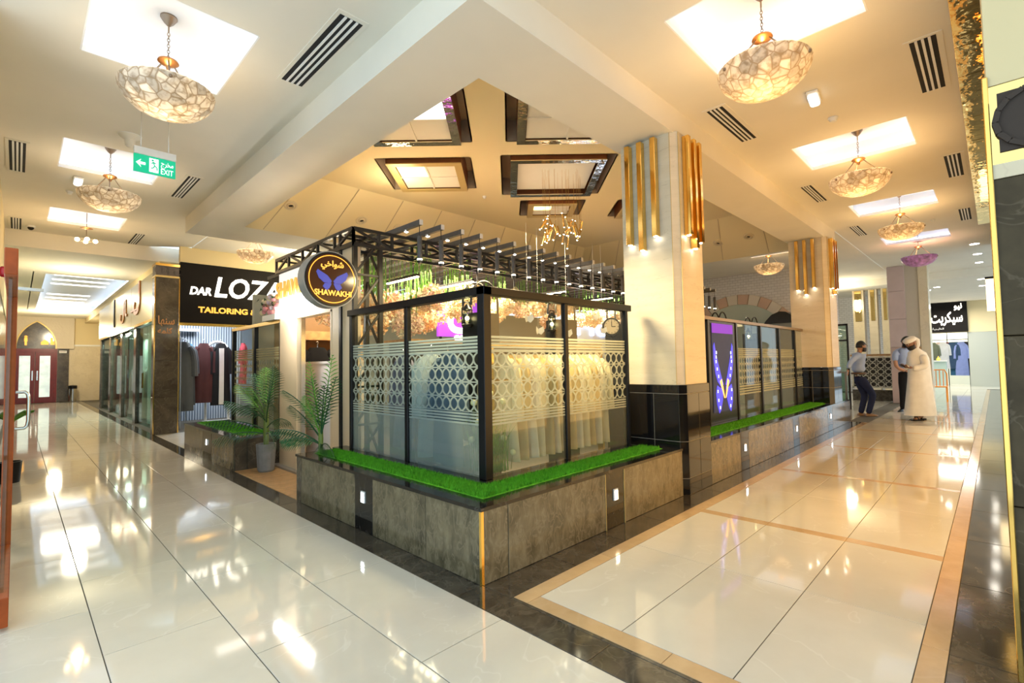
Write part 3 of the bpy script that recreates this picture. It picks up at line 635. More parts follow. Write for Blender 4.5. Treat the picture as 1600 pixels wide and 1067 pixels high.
def fin(x, y, face, z0, lab, grp, w=.055, d=.075):
    # polished gold box fin with a small downlight in its foot
    t = thing('wall_light', lab, 'wall light', (x, y, z0), group=grp)
    if face == 'x': q = (x-d, x, y-w/2, y+w/2)
    else: q = (x-w/2, x+w/2, y-d, y)
    bev(B(*q, z0, ZS-.02).build('fin', M['gold'], t), .004)
    cx, cy = (q[0]+q[1])/2, (q[2]+q[3])/2
    B(cx-.016, cx+.016, cy-.016, cy+.016, z0-.006, z0).build('lamp_lens', M['spotlens'], t)
    dx, dy = (-.02, 0) if face == 'x' else (0, -.02)
    lamp('downlight', 'SPOT', (cx+dx, cy+dy, z0-.02), .35, (1,.86,.62), .01, (0,0,0), math.radians(75), t if False else None)
L1 = ['{} gold fin light on the near column face toward the glass display', '{} gold fin light on the near column face over the walkway', '{} gold fin light on the far column face toward the kiosk', '{} gold fin light on the far column face over the walkway']
for i, (y, z) in enumerate(((.49, 2.56), (.345, 2.48), (.19, 2.60))): fin(2.65, y, 'x', z, L1[0].format(('innermost', 'longest middle', 'short outer')[i]), 'gold fin lights on the columns')
for i, (x, z) in enumerate(((2.82, 2.60), (2.955, 2.48), (3.08, 2.56))): fin(x, -.03, 'y', z, L1[1].format(('chamfer side', 'longest middle', 'far edge')[i]), 'gold fin lights on the columns')
for i, (y, z) in enumerate(((.47, 2.66), (.33, 2.56), (.19, 2.68))): fin(8.83, y, 'x', z, L1[2].format(('innermost', 'longest middle', 'outer')[i]), 'gold fin lights on the columns')
for i, (x, z) in enumerate(((9.02, 2.66), (9.2, 2.56), (9.36, 2.68))): fin(x, -.03, 'y', z, L1[3].format(('chamfer side', 'longest middle', 'far edge')[i]), 'gold fin lights on the columns')
# ================================================================== GLASS DISPLAY
ZG = 1.885
FZ = (.86, .955, 1.413, 1.54)
M['frostx'] = frost('patterned_film_glass_left', 1, FZ, film=(.42,.50,.48), low=.50); M['frosty'] = frost('patterned_film_glass_right', 0, FZ, film=(.62,.61,.46), low=.14); M['frost2'] = frost('patterned_film_glass_far', 0, (.80,.95,1.36,1.5), .06, (.60,.60,.46), .1)
M['frost3'] = frost('patterned_film_glass_back', 1, (.9,1.05,1.45,1.62), .06, (.62,.60,.40), .25)
t = thing('glass_display', 'black framed corner glass display with frosted ring pattern holding hanging robes', 'glass enclosure', (.45,.45,HC))
p = .03
def post(x, y, z0, z1, t, w=p): bev(B(x-w, x+w, y-w, y+w, z0, z1).build('post', M['black'], t), .004)
post(.455, .455, HC+.018, ZG-.01, t, .038)
for y in (1.47, 2.49): post(.455, y, HC+.018, ZG-.04, t, .024)
for x in (1.41, 2.40): post(x, .455, HC+.018, ZG-.04, t, .024)
bev(B(.415, .495, .41, 2.53, ZG-.05, ZG+.012).build('top_rail', M['black'], t), .004); bev(B(.415, 2.46, .41, .495, ZG-.05, ZG+.012).build('top_rail', M['black'], t), .004)
for a, b in ((.49, 1.446), (1.494, 2.466)): B(.450, .458, a, b, HC+.02, ZG-.05).build('pane', M['frostx'], t)
for a, b in ((.49, 1.386), (1.434, 2.376)): B(a, b, .450, .458, HC+.02, ZG-.05).build('pane', M['frosty'], t)
t = thing('glass_screen', 'black framed glass screen with ring pattern beyond the near column', 'glass enclosure', (6.5,.45,HC))
for x in (3.30, 4.40, 5.38, 6.42, 7.36, 8.30): post(x, .455, HC+.018, ZG, t, .028)
B(3.27, 8.8, .42, .49, ZG-.03, ZG+.012).build('top_rail', M['bronze'], t)
for a, b in ((5.41, 6.39), (6.45, 7.33), (7.39, 8.27), (8.33, 8.78)): B(a, b, .450, .458, HC+.02, ZG-.03).build('pane', M['frost2'], t)
B(3.33, 4.37, .450, .458, HC+.02, ZG-.03).build('pane', M['glass'], t)
# butterfly light box
t = thing('light_box', 'tall dark light box poster showing a glowing blue butterfly', 'display screen', (4.9,.45,HC))
B(4.43, 5.35, .44, .56, HC+.02, ZG-.04).build('housing', M['black'], t)
scr = mat('screen_night', (.015,.015,.02), .5, spec=.1, emit=(.10,.09,.13), es=.25, var=.4, scale=2)
B(4.50, 5.22, .430, .440, .62, ZG-.07).build('screen', scr, t)
B(4.50, 5.22, .427, .430, ZG-.20, ZG-.07).build('purple_band', M['purple'], t)
blue = emis('butterfly_blue', (.05, .05, .62), .7); bl2 = emis('butterfly_light', (.55,.62,1), 1.5); bor = emis('butterfly_orange', (1,.42,.08), 1.3)
def wing(s, cx):
    cx_ = cx
    up = [(.03,.98),(.10,1.10),(.22,1.34),(.27,1.50),(.30,1.46),(.30,1.30),(.26,1.12),(.20,1.02),(.10,.95)]
    lo = [(.04,.96),(.12,.94),(.22,.98),(.26,.88),(.24,.74),(.18,.62),(.13,.66),(.07,.78)]
    MB().prism([(cx+s*x*1.12, .95+(z-.95)*1.1) for x, z in up], .424, .429, 'XZ').build('upper_wing', blue, t); MB().prism([(cx+s*x*1.12, .95+(z-.95)*1.05) for x, z in lo], .424, .429, 'XZ').build('lower_wing', blue, t)
    mb = MB()
    for x, z in ((.25,1.42),(.27,1.30),(.24,1.2),(.2,1.1),(.24,.9),(.22,.78),(.18,.68),(.26,1.36),(.13,1.02)): mb.box(cx+s*x-.012, cx+s*x+.012, .421, .4235, z-.02, z+.02)
    mb.build('wing_spots', bl2, t)
    MB().prism([(cx+s*.01,.80),(cx+s*.03,.80),(cx+s*.16,1.03),(cx+s*.10,1.06)], .420, .4235, 'XZ').build('wing_vein', bor, t)
wing(-1, 4.86); wing(1, 4.86)
# ================================================================== CREAM ENTRANCE PANEL, SIGNS
t = thing('entrance_partition', 'cream laminate kiosk entrance wall with narrow doorway and lit lettering', 'partition', (.52, 3.6, 0))
mb = MB().box(.52, .62, 2.62, 3.12, 0, 2.62).box(.52, .62, 4.09, 4.66, 0, 2.62).box(.52, .62, 3.12, 4.09, 1.96, 2.62)
mb.build('panel', M['creamp'], t)
mb = MB().box(.515, .63, 3.10, 3.13, 0, 1.97).box(.515, .63, 4.08, 4.11, 0, 1.97).box(.515, .63, 3.1, 4.11, 1.945, 1.975); mb.build('door_lining', M['creamp'], t)
B(.50, .518, 3.3, 4.64, 2.05, 2.58).build('sign_backing', mat('backlit_acrylic', (.85,.86,.86), .4, emit=(1,.98,.94), es=.35), t)
B(.46, .52, 3.55, 4.66, 2.05, 2.13).build('light_bar', emis('white_light_bar', (1,1,1), 9), t)
text('lettering', 'SHAWAKHI', .30, mat('gold_letter', (.75,.42,.08), .25, .6, emit=(1,.5,.1), es=.25), (.485, 4.70, 2.25), (0,-1,0), t, .012, width=1.42, off=.004)
B(.55, .60, 4.02, 4.05, 0, 1.95).build('door_edge', M['chrome'], t)
lamp('sign_wash', 'AREA', (.25, 4.0, 2.02), 6, (1,.97,.92), .5, (0, math.radians(-60), 0))
t = thing('round_sign', 'round dark blade sign with orange ring and blue butterfly beside the entrance wall', 'sign', (.3, 2.62, 2.2))
cx, cz, Rr = .285, 2.215, .285
def disc(y0, y1, r, n=48): return MB().prism([(cx+r*math.cos(2*math.pi*k/n), cz+r*math.sin(2*math.pi*k/n)) for k in range(n)], y0, y1, 'XZ')
disc(2.60, 2.74, Rr).build('drum', mat('grey_drum', (.32,.31,.29), .35), t, smooth=True)
disc(2.592, 2.602, Rr-.012).build('rim', M['black'], t)
disc(2.588, 2.594, Rr-.03).build('face', mat('dark_bronze_acrylic', (.035,.014,.008), .12, emit=(.5,.18,.05), es=.05), t)
mb = MB(); n = 48
for k in range(n):
    a0, a1 = 2*math.pi*k/n, 2*math.pi*(k+1)/n; r_, R_ = Rr-.052, Rr-.044
    mb.add([(cx+r_*math.cos(a0),2.585,cz+r_*math.sin(a0)),(cx+R_*math.cos(a0),2.585,cz+R_*math.sin(a0)),(cx+R_*math.cos(a1),2.585,cz+R_*math.sin(a1)),(cx+r_*math.cos(a1),2.585,cz+r_*math.sin(a1))], [(0,1,2,3)])
mb.build('orange_ring', emis('orange_ring', (1,.36,.04), .9), t)
text('arabic_lettering', '\uFEF2\uFEA7\uFE8D\uFEEE\uFEB7', .085, M['signgold'], (cx, 2.582, cz+.125), (1,0,0), t, .003, 'CENTER', off=.002)
text('lettering', 'SHAWAKHI', .075, M['signgold'], (cx+.01, 2.582, cz-.165), (1,0,0), t, .003, 'CENTER', off=.002)
wb = emis('sign_blue', (.035,.045,.30), .45)
for s in (-1, 1):
    MB().prism([(cx+s*.008,cz-.02),(cx+s*.05,cz+.03),(cx+s*.15,cz+.085),(cx+s*.165,cz+.06),(cx+s*.14,cz+.0),(cx+s*.09,cz-.04),(cx+s*.02,cz-.045)], 2.581, 2.585, 'XZ').build('wing', wb, t)
    MB().prism([(cx+s*.01,cz-.045),(cx+s*.08,cz-.045),(cx+s*.10,cz-.08),(cx+s*.06,cz-.12),(cx+s*.03,cz-.09)], 2.581, 2.585, 'XZ').build('wing', wb, t)
B(.42, .60, 2.64, 2.76, 2.18, 2.25).build('bracket', M['black'], t)
t.location = (t.location.x-.06, t.location.y-.13, t.location.z-.02)
# glass screen over the third planter
t = thing('glass_screen', 'black framed patterned glass screen on the low planter beside the entrance', 'glass enclosure', (.6, 5.8, .425))
for y in (4.80, 5.86, 6.93): post(.60, y, .425, 1.95, t, .03)
B(.57, .63, 4.76, 6.97, 1.94, 1.99).build('top_rail', M['brass'], t)
for a, b in ((4.83, 5.83), (5.89, 6.90)): B(.596, .604, a, b, .44, 1.94).build('pane', M['frost3'], t)
# ================================================================== PERGOLA ROOF OF THE KIOSK
t = thing('pergola_roof', 'black steel truss roof with charcoal rafters over the kiosk', 'roof frame', (.52, 2.55, 0))
def truss(p0, p1, off, z0, z1, n, side):
    # box truss between p0 and p1 (ground points), second face offset by 'off'; n bays
    a = Vector(p0); b = Vector(p1); o = Vector(off); s = .035
    for q in (Vector((0,0)), o):
        for z in (z0, z1): MB().bar((*(a+q), z), (*(b+q), z), s).build('chord', M['steel'], t)
    for k in range(n+1):
        c = a+(b-a)*(k/n)
        MB().bar((*c, z0), (*c, z1), s*.8).bar((*(c+o), z0), (*(c+o), z1), s*.8).bar((*c, z1), (*(c+o), z1), s*.7).bar((*c, z0), (*(c+o), z0), s*.7).build('frame_bay', M['steel'], t)
        if k < n:
            d = a+(b-a)*((k+1)/n)
            MB().bar((*c, z0 if k % 2 else z1), (*d, z1 if k % 2 else z0), s*.7).build('brace', M['steel'], t)
            MB().bar((*(c+o), z1 if k % 2 else z0), (*(d+o), z0 if k % 2 else z1), s*.7).build('brace', M['steel'], t)
truss((.50, 2.55), (.50, 4.74), (.30, 0), 2.615, 2.785, 5, 0)
truss((.50, 2.55), (8.9, 2.55), (0, .30), 2.615, 2.785, 18, 1)
truss((8.75, 2.55), (8.75, 6.2), (.15, 0), 2.615, 2.785, 8, 1)
for x, y in ((.52, 2.56), (.82, 2.56), (.52, 2.86), (.82, 2.86), (8.75, 2.6)): MB().bar((x, y, .03), (x, y, 2.62), .045).build('post', M['steel'], t)
for k in range(6):
    z = .3+k*.4
    MB().bar((.52, 2.56, z), (.82, 2.56, z+.4), .022).bar((.52, 2.56, z), (.82, 2.56, z), .022).bar((.82, 2.56, z), (.82, 2.86, z+.4), .022).build('brace', M['steel'], t)
NR = 28
white_end = mat('pale_end_cap', (.60,.58,.55), .6)
for k in range(NR):
    x = 1.0+.284*k; y0 = 2.03
    r = B(x-.022, x+.022, y0, 6.5, 2.805, 2.86).build('rafter', M['rafter'], t)
    B(x-.022, x+.022, y0-.004, y0, 2.805, 2.86).build('end_cap', white_end, r)
    mb = MB().lathe([(.026, 0), (.026, .02), (.02, .022)], (x, y0+.28, 2.785), 10); d = mb.build('downlight', M['chrome'], r)
    if k < 14: MB().lathe([(.019, -.003), (.021, .001)], (x, y0+.28, 2.783), 10).build('lens', M['spotlens'], r)
# tube pendants under the rafter tips
p0 = thing('pendant_light', 'charcoal tube pendant light hanging from a rafter tip of the kiosk roof', 'pendant light', (1.0, 2.06, 2.40), group='tube pendants along the kiosk roof')
MB().cyl((1.0, 2.06, 2.68), (1.0, 2.06, 2.87), .004, n=6).build('cord', M['black'], p0)
MB().lathe([(.024, 0), (.026, .004), (.026, .24), (.022, .245)], (1.0, 2.06, 2.445), 12).build('tube', M['rafter'], p0)
MB().lathe([(.0265, 0), (.0265, .014)], (1.0, 2.06, 2.432), 12).build('light_ring', emis('pendant_ring', (1,.88,.66), 8), p0)
MB().lathe([(.022, 0), (.025, .034)], (1.0, 2.06, 2.397), 12).build('tip', M['black'], p0)
for k in range(1, NR): copy_tree(p0, (1.0+.284*k, 2.06, 2.40))
lamp('kiosk_glow', 'AREA', (2.5, 3.6, 2.55), 110, (1,.82,.55), 1.6); lamp('kiosk_glow', 'AREA', (6.0, 3.6, 2.55), 90, (1,.86,.66), 1.6)
lamp('display_glow', 'AREA', (1.45, 1.0, 2.5), 48, (1,.80,.45), .5)
# linear lamps under the roof
for i, (x, y0, y1) in enumerate(((1.45, 2.75, 3.45), (2.21, 2.6, 3.42), (3.9, 2.4, 3.3), (5.1, 2.35, 3.2))):
    q = thing('linear_light', 'warm linear lamp under the roof, {} from the entrance wall'.format(('first', 'second', 'third', 'fourth')[i]), 'linear light', (x, y0, 2.4), group='linear lamps under the kiosk roof')
    B(x-.02, x+.02, y0, y1, 2.41, 2.44).build('profile', M['black'], q); B(x-.016, x+.016, y0, y1, 2.395, 2.41).build('diffuser', M['warmled'], q)
    for yy in (y0+.1, y1-.1): MB().cyl((x, yy, 2.44), (x, yy, 2.81), .003, n=5).build('cord', M['black'], q)
tan_m = mat('tan_spot_body', (.30,.25,.13), .4, .3)
for i, (x, y, z) in enumerate(((2.35, 1.78+.9, 2.42), (3.0, 2.62, 2.40), (4.0, 2.66, 2.40))):
    q = thing('spotlight', 'tan cylinder track spotlight on the kiosk truss, {}'.format(('above the corner lanterns', 'above the middle lantern', 'by the station clock')[i]), 'spotlight', (x, y, z), group='spotlights on the kiosk truss')
    d = Vector((.35, -.55, -.75)).normalized(); a = Vector((x, y, z)); b = a+d*.16
    MB().cyl(a, b, .034, n=14).build('body', tan_m, q); MB().cyl(b, b+d*.004, .03, n=14).build('lens', M['spotlens'], q); MB().cyl(a, (x, y, 2.62), .008, n=6).build('arm', M['black'], q)
# ---- goods inside
def garment(name, col, label, loc, rz, group, h=1.0, w=.40, dp=.10, sleeve=.5, cat='robe', trim=None, hanger=True, seed=0, flare=1.15, open_=None):
    r = random.Random(seed); t = thing(name, label, cat, loc, group, local=True, rz=rz)
    mb = MB(); n = 28; lv = 12; ph = r.uniform(0, 6)
    prof = []
    for i in range(lv+1):
        f = i/lv; z = h*(1-f)
        if f < .06: ww = w*.22
        elif f < .12: ww = w*.36
        else: ww = w*(.46+.10*max(0, (f-.2))*flare)
        dd = dp*(.35+.25*min(1, f*3)); prof.append((z, ww, dd, f))
    vs = []
    for z, ww, dd, f in prof:
        for k in range(n):
            a = 2*math.pi*k/n; fold = 1+.22*f*math.sin(a*6+ph)+.1*f*math.sin(a*11+ph*2)
            vs.append((ww*math.cos(a)*(1+.03*math.sin(a*5+f*3)), dd*math.sin(a)*fold+.01*math.sin(f*5+ph), z))
    fs = [(i*n+k, i*n+(k+1) % n, (i+1)*n+(k+1) % n, (i+1)*n+k) for i in range(lv) for k in range(n)]+[tuple(range(n)), tuple(lv*n+k for k in range(n))]
    mb.add(vs, fs); mb.sm = True
    b = mb.build('body', col, t)
    for s in (-1, 1):
        mb = MB(); mb.tube([(s*w*.30, 0, h*.93), (s*w*.46, 0, h*.86), (s*w*.54, .01, h*.72), (s*w*.56, .012, h*(1-sleeve))], [.45*dp, .56*dp, .6*dp, .68*dp], 8); mb.build('sleeve', col, t)
    if trim: 
        MB().box(-.012, .012, -dp*.62-.006, -dp*.36, .02, h*.93).build('trim', trim, t); MB().box(-w*.5, w*.5, -dp*.66, dp*.66, h*.745, h*.765).build('belt', trim, t)
    if open_: MB().box(-.05, .05, -dp*.64-.01, -dp*.3, .02, h*.92).build('front_panel', open_, t)
    if hanger: MB().tube([(0,0,h), (0,0,h+.05), (.015,0,h+.075), (.0,0,h+.09), (-.015,0,h+.08)], .004, 6).build('hanger', M['chrome'], t)
    return t
creams = [cloth('ivory_cloth', (.78,.66,.42)), cloth('champagne_cloth', (.62,.46,.22)), cloth('pearl_cloth', (.80,.73,.56))]
goldc = mat('gold_braid', (.55,.27,.05), .4, .3); pale = cloth('pale_blue_cloth', (.62,.72,.74))
nth = ['first','second','third','fourth','fifth','sixth','seventh','eighth','ninth','tenth','eleventh','twelfth','thirteenth','fourteenth']
x = .98
for k in range(13):
    garment('hanging_robe', creams[k % 3], 'cream robe with gold braid, {} from the corner post in the display'.format(nth[k]), (x, .84, .50), math.radians(88+random.uniform(-5, 5)), 'cream robes hanging in the glass display', .90, .42, .085, .62, 'robe', goldc, seed=k); x += .112
cr = B(.85, 2.5, .825, .845, 1.47, 1.49).build('clothes_rail', M['brass'], label='brass clothes rail carrying the cream robes', cat='clothes rail')
for xx in (.86, 2.48): B(xx-.012, xx+.012, .80, .87, .03, 1.47).build('upright', M['brass'], cr)
garment('hanging_robe', pale, 'pale blue robe hanging behind the left pane of the display', (.82, 1.62, .47), math.radians(20), 'robes behind the left panes', .95, .34, .16, .6, seed=40)
garment('hanging_robe', cloth('grey_violet_cloth', (.22,.22,.30)), 'grey violet robe hanging by the entrance end of the display', (.85, 2.15, .47), math.radians(80), 'robes behind the left panes', .95, .4, .1, .6, seed=41)
garment('hanging_robe', cloth('dark_blue_cloth', (.10,.15,.22)), 'dark blue robe hanging beside the cream robes', (.66, 1.16, .47), math.radians(85), 'robes behind the left panes', .95, .4, .1, .6, seed=42)
B(.74, 1.1, 1.15, 1.45, .03, .60).build('stool', mat('white_stool', (.75,.74,.70), .4), label='white box stool standing behind the left panes', cat='stool')
B(.75, .76, 1.17, 1.43, .08, .58).build('front_panel', M['white'], bpy.data.objects['stool'])
# dark backdrop counter inside
t = thing('display_cabinet', 'long dark kiosk counter with wooden top behind the display', 'cabinet', (3.4, 3.3, 0))
B(1.5, 5.6, 3.0, 3.5, .03, 1.60).build('body', mat('dark_cabinet', (.035,.04,.045), .35), t); B(1.45, 5.65, 2.95, 3.55, 1.60, 1.65).build('worktop', M['wood'], t)
for k in range(5): B(1.55+k*.82, 2.32+k*.82, 2.985, 3.0, .1, 1.5).build('door', mat('cabinet_door', (.05,.055,.06), .3) if k == 0 else bpy.data.materials['cabinet_door'], t)
t = thing('display_cabinet', 'dark low kiosk cabinet row beyond the near column', 'cabinet', (6.5, 2.6, 0))
B(4.6, 8.5, 2.4, 2.8, .03, 1.0).build('body', bpy.data.materials['dark_cabinet'], t); B(4.58, 8.52, 2.38, 2.82, 1.0, 1.03).build('worktop', M['wood'], t)
# shelf unit seen through the doorway
t = thing('shelf_unit', 'oak shelf unit inside the kiosk doorway', 'shelf', (1.2, 5.1, 0))
for z, h in ((1.72, .13), (1.52, .03)): B(.74, 1.86, 4.95, 5.35, z, z+h).build('shelf', M['wood'], t)
B(.70, .74, 4.95, 5.35, .03, 2.3).build('side', M['wood'], t); B(1.86, 1.9, 4.95, 5.35, .03, 2.3).build('side', M['wood'], t); B(.7, 1.9, 5.35, 5.38, .03, 2.3).build('back', mat('brown_back', (.30,.17,.07), .5), t)
B(.86, 1.05, 3.2, 4.62, .03, 1.36).build('reception_desk', mat('white_desk', (.80,.76,.74), .35), label='white reception desk behind the entrance doorway', cat='desk')
B(.845, .86, 3.25, 4.57, .08, 1.3).build('front_panel', bpy.data.materials['white_desk'], bpy.data.objects['reception_desk']); B(.83, 1.08, 3.18, 4.64, 1.36, 1.39).build('top', bpy.data.materials['white_desk'], bpy.data.objects['reception_desk'])
garment('hanging_robe', cloth('black_cloth', (.012,.012,.014)), 'black robe hanging under the oak shelf inside the doorway', (1.1, 4.80, .55), math.radians(5), 'robes inside the doorway', 1.05, .5, .14, .5, seed=50)
# back wall of the kiosk and shops glimpsed behind
B(.9, 9.5, 6.9, 7.0, 0, 2.6).build('wall_kiosk_back', mat('grey_green_panel', (.30,.33,.29), .5), kind='structure')
t = thing('neon_sign', 'purple lit sign board with white crescent arabic letter behind the flowers', 'sign', (3.4, 4.4, 1.9))
B(3.0, 3.95, 4.42, 4.47, 1.80, 2.45).build('board', emis('violet_board', (.20,.03,.42), .8), t)
text('arabic_lettering', '\uFEF2', .75, M['sign'], (3.20, 4.41, 2.05), (1,0,0), t, .01, off=.02)
for a in ((3.05, 3.08), (3.87, 3.9)): B(a[0], a[1], 4.43, 4.46, 1.655, 1.80).build('leg', M['black'], t)
B(3.0, 3.95, 4.2, 4.5, 1.60, 1.655).build('shelf', M['black'], t); B(3.0, 3.05, 4.25, 4.45, .03, 1.6).build('leg', M['black'], t); B(3.9, 3.95, 4.25, 4.45, .03, 1.6).build('leg', M['black'], t)
t = thing('neon_sign', 'blue white lit sign board with round latin letters behind the station clock', 'sign', (8, 4.5, 1.9))
B(6.6, 8.6, 4.55, 4.6, 1.2, 2.5).build('board', mat('pale_board', (.50,.52,.56), .5), t); text('lettering', 'Ho', .62, emis('blue_neon', (.5,.65,1), 4), (6.9, 4.53, 1.95), (1,0,0), t, .02, width=1.3)
B(6.6, 6.65, 4.5, 4.6, .03, 1.2).build('leg', M['black'], t); B(8.55, 8.6, 4.5, 4.6, .03, 1.2).build('leg', M['black'], t)
# hanging blossom
petal = [mat('blossom_peach', (.90,.66,.42), .7, spec=.2), mat('blossom_cream', (.92,.82,.60), .7, spec=.2), mat('blossom_pink', (.88,.62,.50), .7, spec=.2)]
def blossom(i, x, y, z, rad, n, lab, stem=True):
    r = random.Random(i*13+5); t = thing('flower_cluster', lab, 'flowers', (x, y, z), 'blossom clusters hanging under the kiosk roof')
    for c in range(2):
        vs = []; fs = []
        for k in range(n//2):
            d = Vector((r.gauss(0,1), r.gauss(0,1), r.gauss(0,.8))); d = d.normalized()*rad*r.uniform(.35, 1)**.6; p_ = Vector((x, y, z))+d
            s = r.uniform(.018,.036); a = Vector((r.gauss(0,1), r.gauss(0,1), r.gauss(0,1))).normalized(); b = a.orthogonal().normalized(); c2 = a.cross(b)
            q = len(vs); vs += [p_-b*s, p_+c2*s*.8+a*s*.4, p_+b*s, p_-c2*s*.8+a*s*.4]; fs += [(q, q+1, q+2), (q, q+2, q+3)]
        m_ = MB(); m_.v = [tuple(v) for v in vs]; m_.f = fs; m_.build('petals', petal[(i+c) % 3], t, fix=False, kind='stuff')
    mb = MB()
    for k in range(5):
        a, b = x+r.uniform(-rad, rad)*.8, y+r.uniform(-rad, rad)*.8
        mb.bar((a, b, z+rad*.5), (a+r.uniform(-.02,.02), b, 2.80), .006)
        for q in range(3):
            zz = z+rad*.5+r.uniform(.05, .25); mb.add([(a-.012, b, zz), (a+.012, b, zz), (a+r.uniform(-.03,.03), b, zz-.09)], [(0,1,2)])
    mb.build('stems', M['leafl'], t, fix=False, smooth=False)
spots = []
rr = random.Random(3)
for k in range(44):
    if k < 16: x, y, z, rad = 1.0+(k % 4)*.42+rr.uniform(-.05,.05), 3.0+(k//4)*.4+rr.uniform(-.05,.05), rr.uniform(1.85, 2.2), rr.uniform(.17,.22)
    else: x, y, z, rad = 1.2+ (k-16)*.25+rr.uniform(-.05,.05), 3.0+.45*(k % 3), rr.uniform(2.12, 2.3), rr.uniform(.12,.18)
    blossom(k, x, y, z, rad, 460, 'large low hanging cream blossom cluster near the entrance end of the kiosk roof' if k < 16 else 'small high peach blossom cluster in the long row under the kiosk roof')
# hook lamp posts with lanterns and a clock
def hook_post(x, y, kind, lab):
    t = thing('hook_post', lab, 'lamp post', (x, y, .03))
    B(x-.13, x+.13, y-.12, y+.12, -.02, 1.62+.13).build('pedestal', M['steel'], t)
    mb = MB()
    for s in (-.06, .06):
        pts = [(x+.17, y+s, 1.70)]+[(x+.17-.17*(1-math.cos(a)), y+s, 1.86+.2*math.sin(a)) for a in [math.pi*k/10 for k in range(11)]]+[(x-.17, y+s, 1.82)]
        mb.tube(pts, .011, 8)
    mb.build('hook', M['steel'], t)
    cx = x-.17; lt = thing('lantern' if kind == 'lantern' else 'station_clock', lab.replace('double hook post holding', 'hanging black').replace('double hook post carrying', 'hanging'), kind, (cx, y, 1.6))
    if kind == 'lantern':
        MB().lathe([(.05, 0), (.055, .02), (.03, .03)], (cx, y, 1.62), 12).build('base', M['black'], lt); MB().lathe([(.03,0),(.048,.05),(.045,.09),(.03,.12)], (cx, y, 1.65), 12).build('globe', M['glassg'], lt)
        MB().lathe([(.03,0),(.05,.012),(.02,.05),(.012,.06)], (cx, y, 1.77), 12).build('cap', M['black'], lt); MB().tube([(cx-.06, y, 1.64), (cx-.06, y, 1.78), (cx-.03, y, 1.85), (cx+.03, y, 1.85), (cx+.06, y, 1.78), (cx+.06, y, 1.64)], .006, 6).build('handle', M['black'], lt)
        MB().ball((cx, y, 1.70), .02).build('bulb', M['bulb'], lt)
    else:
        d = Vector((-.7, -.7, 0))
        a = Vector((cx, y, 1.72)); MB().cyl(a-d*.03, a+d*.03, .115, n=28).build('case', M['steel'], lt); MB().cyl(a+d*.031, a+d*.034, .095, n=28).build('dial', mat('clock_dial', (.72,.58,.40), .5), lt)
        sd = Vector((.7,-.7,0)); f = a+d*.037
        MB().bar(f, f+Vector((0,0,.07)), .008, .003, d).build('minute_hand', M['black'], lt); MB().bar(f, f+sd*.05, .01, .003, d).build('hour_hand', M['black'], lt); MB().lathe([(.004,0),(.018,.03),(.006,.05)], (cx, y, 1.56), 8).build('finial', M['steel'], lt)
        mb = MB()
        for k in range(12):
            q = 2*math.pi*k/12; mb.bar(f+(sd*math.cos(q)+Vector((0,0,math.sin(q))))*.075, f+(sd*math.cos(q)+Vector((0,0,math.sin(q))))*.09, .006, .003, d)
        mb.build('hour_marks', M['black'], lt)
    t.location.z += .05; lt.location.z += .05
hook_post(1.14, 1.26, 'lantern', 'double hook post holding the lantern near the corner post'); hook_post(2.37, 1.26, 'lantern', 'double hook post holding the lantern above the cream robes'); hook_post(3.55, 1.26, 'clock', 'double hook post carrying the round station clock by the column')
hook_post(6.2, 1.0, 'lantern', 'double hook post holding the lantern behind the far patterned panes'); hook_post(7.7, 1.0, 'lantern', 'double hook post holding the lantern nearest the far column')
# white butterflies on threads
for i, (x, y, z) in enumerate(((1.25, .75, 1.72), (1.45, .8, 1.62), (2.35, .8, 1.80), (1.75, .7, 1.60), (2.50, .8, 1.66))):
    q = thing('paper_butterfly', 'white paper butterfly hanging on a thread above the robes', 'ornament', (x, y, z), 'paper butterflies in the display')
    for s in (-1, 1): MB().add([(x, y, z-.02), (x, y, z+.02), (x+s*.05, y-.02, z+.045), (x+s*.06, y-.025, z), (x+s*.03, y-.01, z-.035)], [(0,1,2,3,4)]).build('wing', M['white'], q, fix=False)
    MB().cyl((x, y, z+.02), (x, y, 2.6), .001, n=3).build('thread', M['white'], q)
# flower grass in the corner of the display
t = thing('ornamental_grass', 'tuft of tall green grass with cream pompom flowers in the corner of the display', 'plant', (.72, .72, HC))
r = random.Random(11); mb = MB()
for k in range(150):
    x, y = .60+r.uniform(0,.24), .58+r.uniform(0,.24); a = r.uniform(0, 6.28); l = r.uniform(.25,.5); b = r.uniform(.02,.2)
    p1 = Vector((x+math.cos(a)*b*.3, y+math.sin(a)*b*.3, HC+l*.6)); p2 = Vector((x+math.cos(a)*b, y+math.sin(a)*b, HC+l)); w = .004
    mb.add([(x-w, y, HC), (x+w, y, HC), (p1.x+w, p1.y, p1.z), (p1.x-w, p1.y, p1.z), tuple(p2)], [(0,1,2,3), (3,2,4)])
mb.build('blades', M['leafl'], t, fix=False, smooth=False)
pom = mat('pompom_yellow', (.80,.78,.45), .9)
for x, y, z in ((.62,.58,1.09),(.56,.62,.94),(.74,.56,1.02),(.60,.70,.86),(.80,.62,.72),(.70,.66,.66),(.58,.76,.72),(.86,.58,.60),(.52,.66,1.02)):
    MB().ball((x, y, z), .026, 8, 6).build('pompom', pom, t); MB().cyl((x+.02, y+.04, HC), (x, y, z), .002, n=4).build('stalk', M['stem'], t)
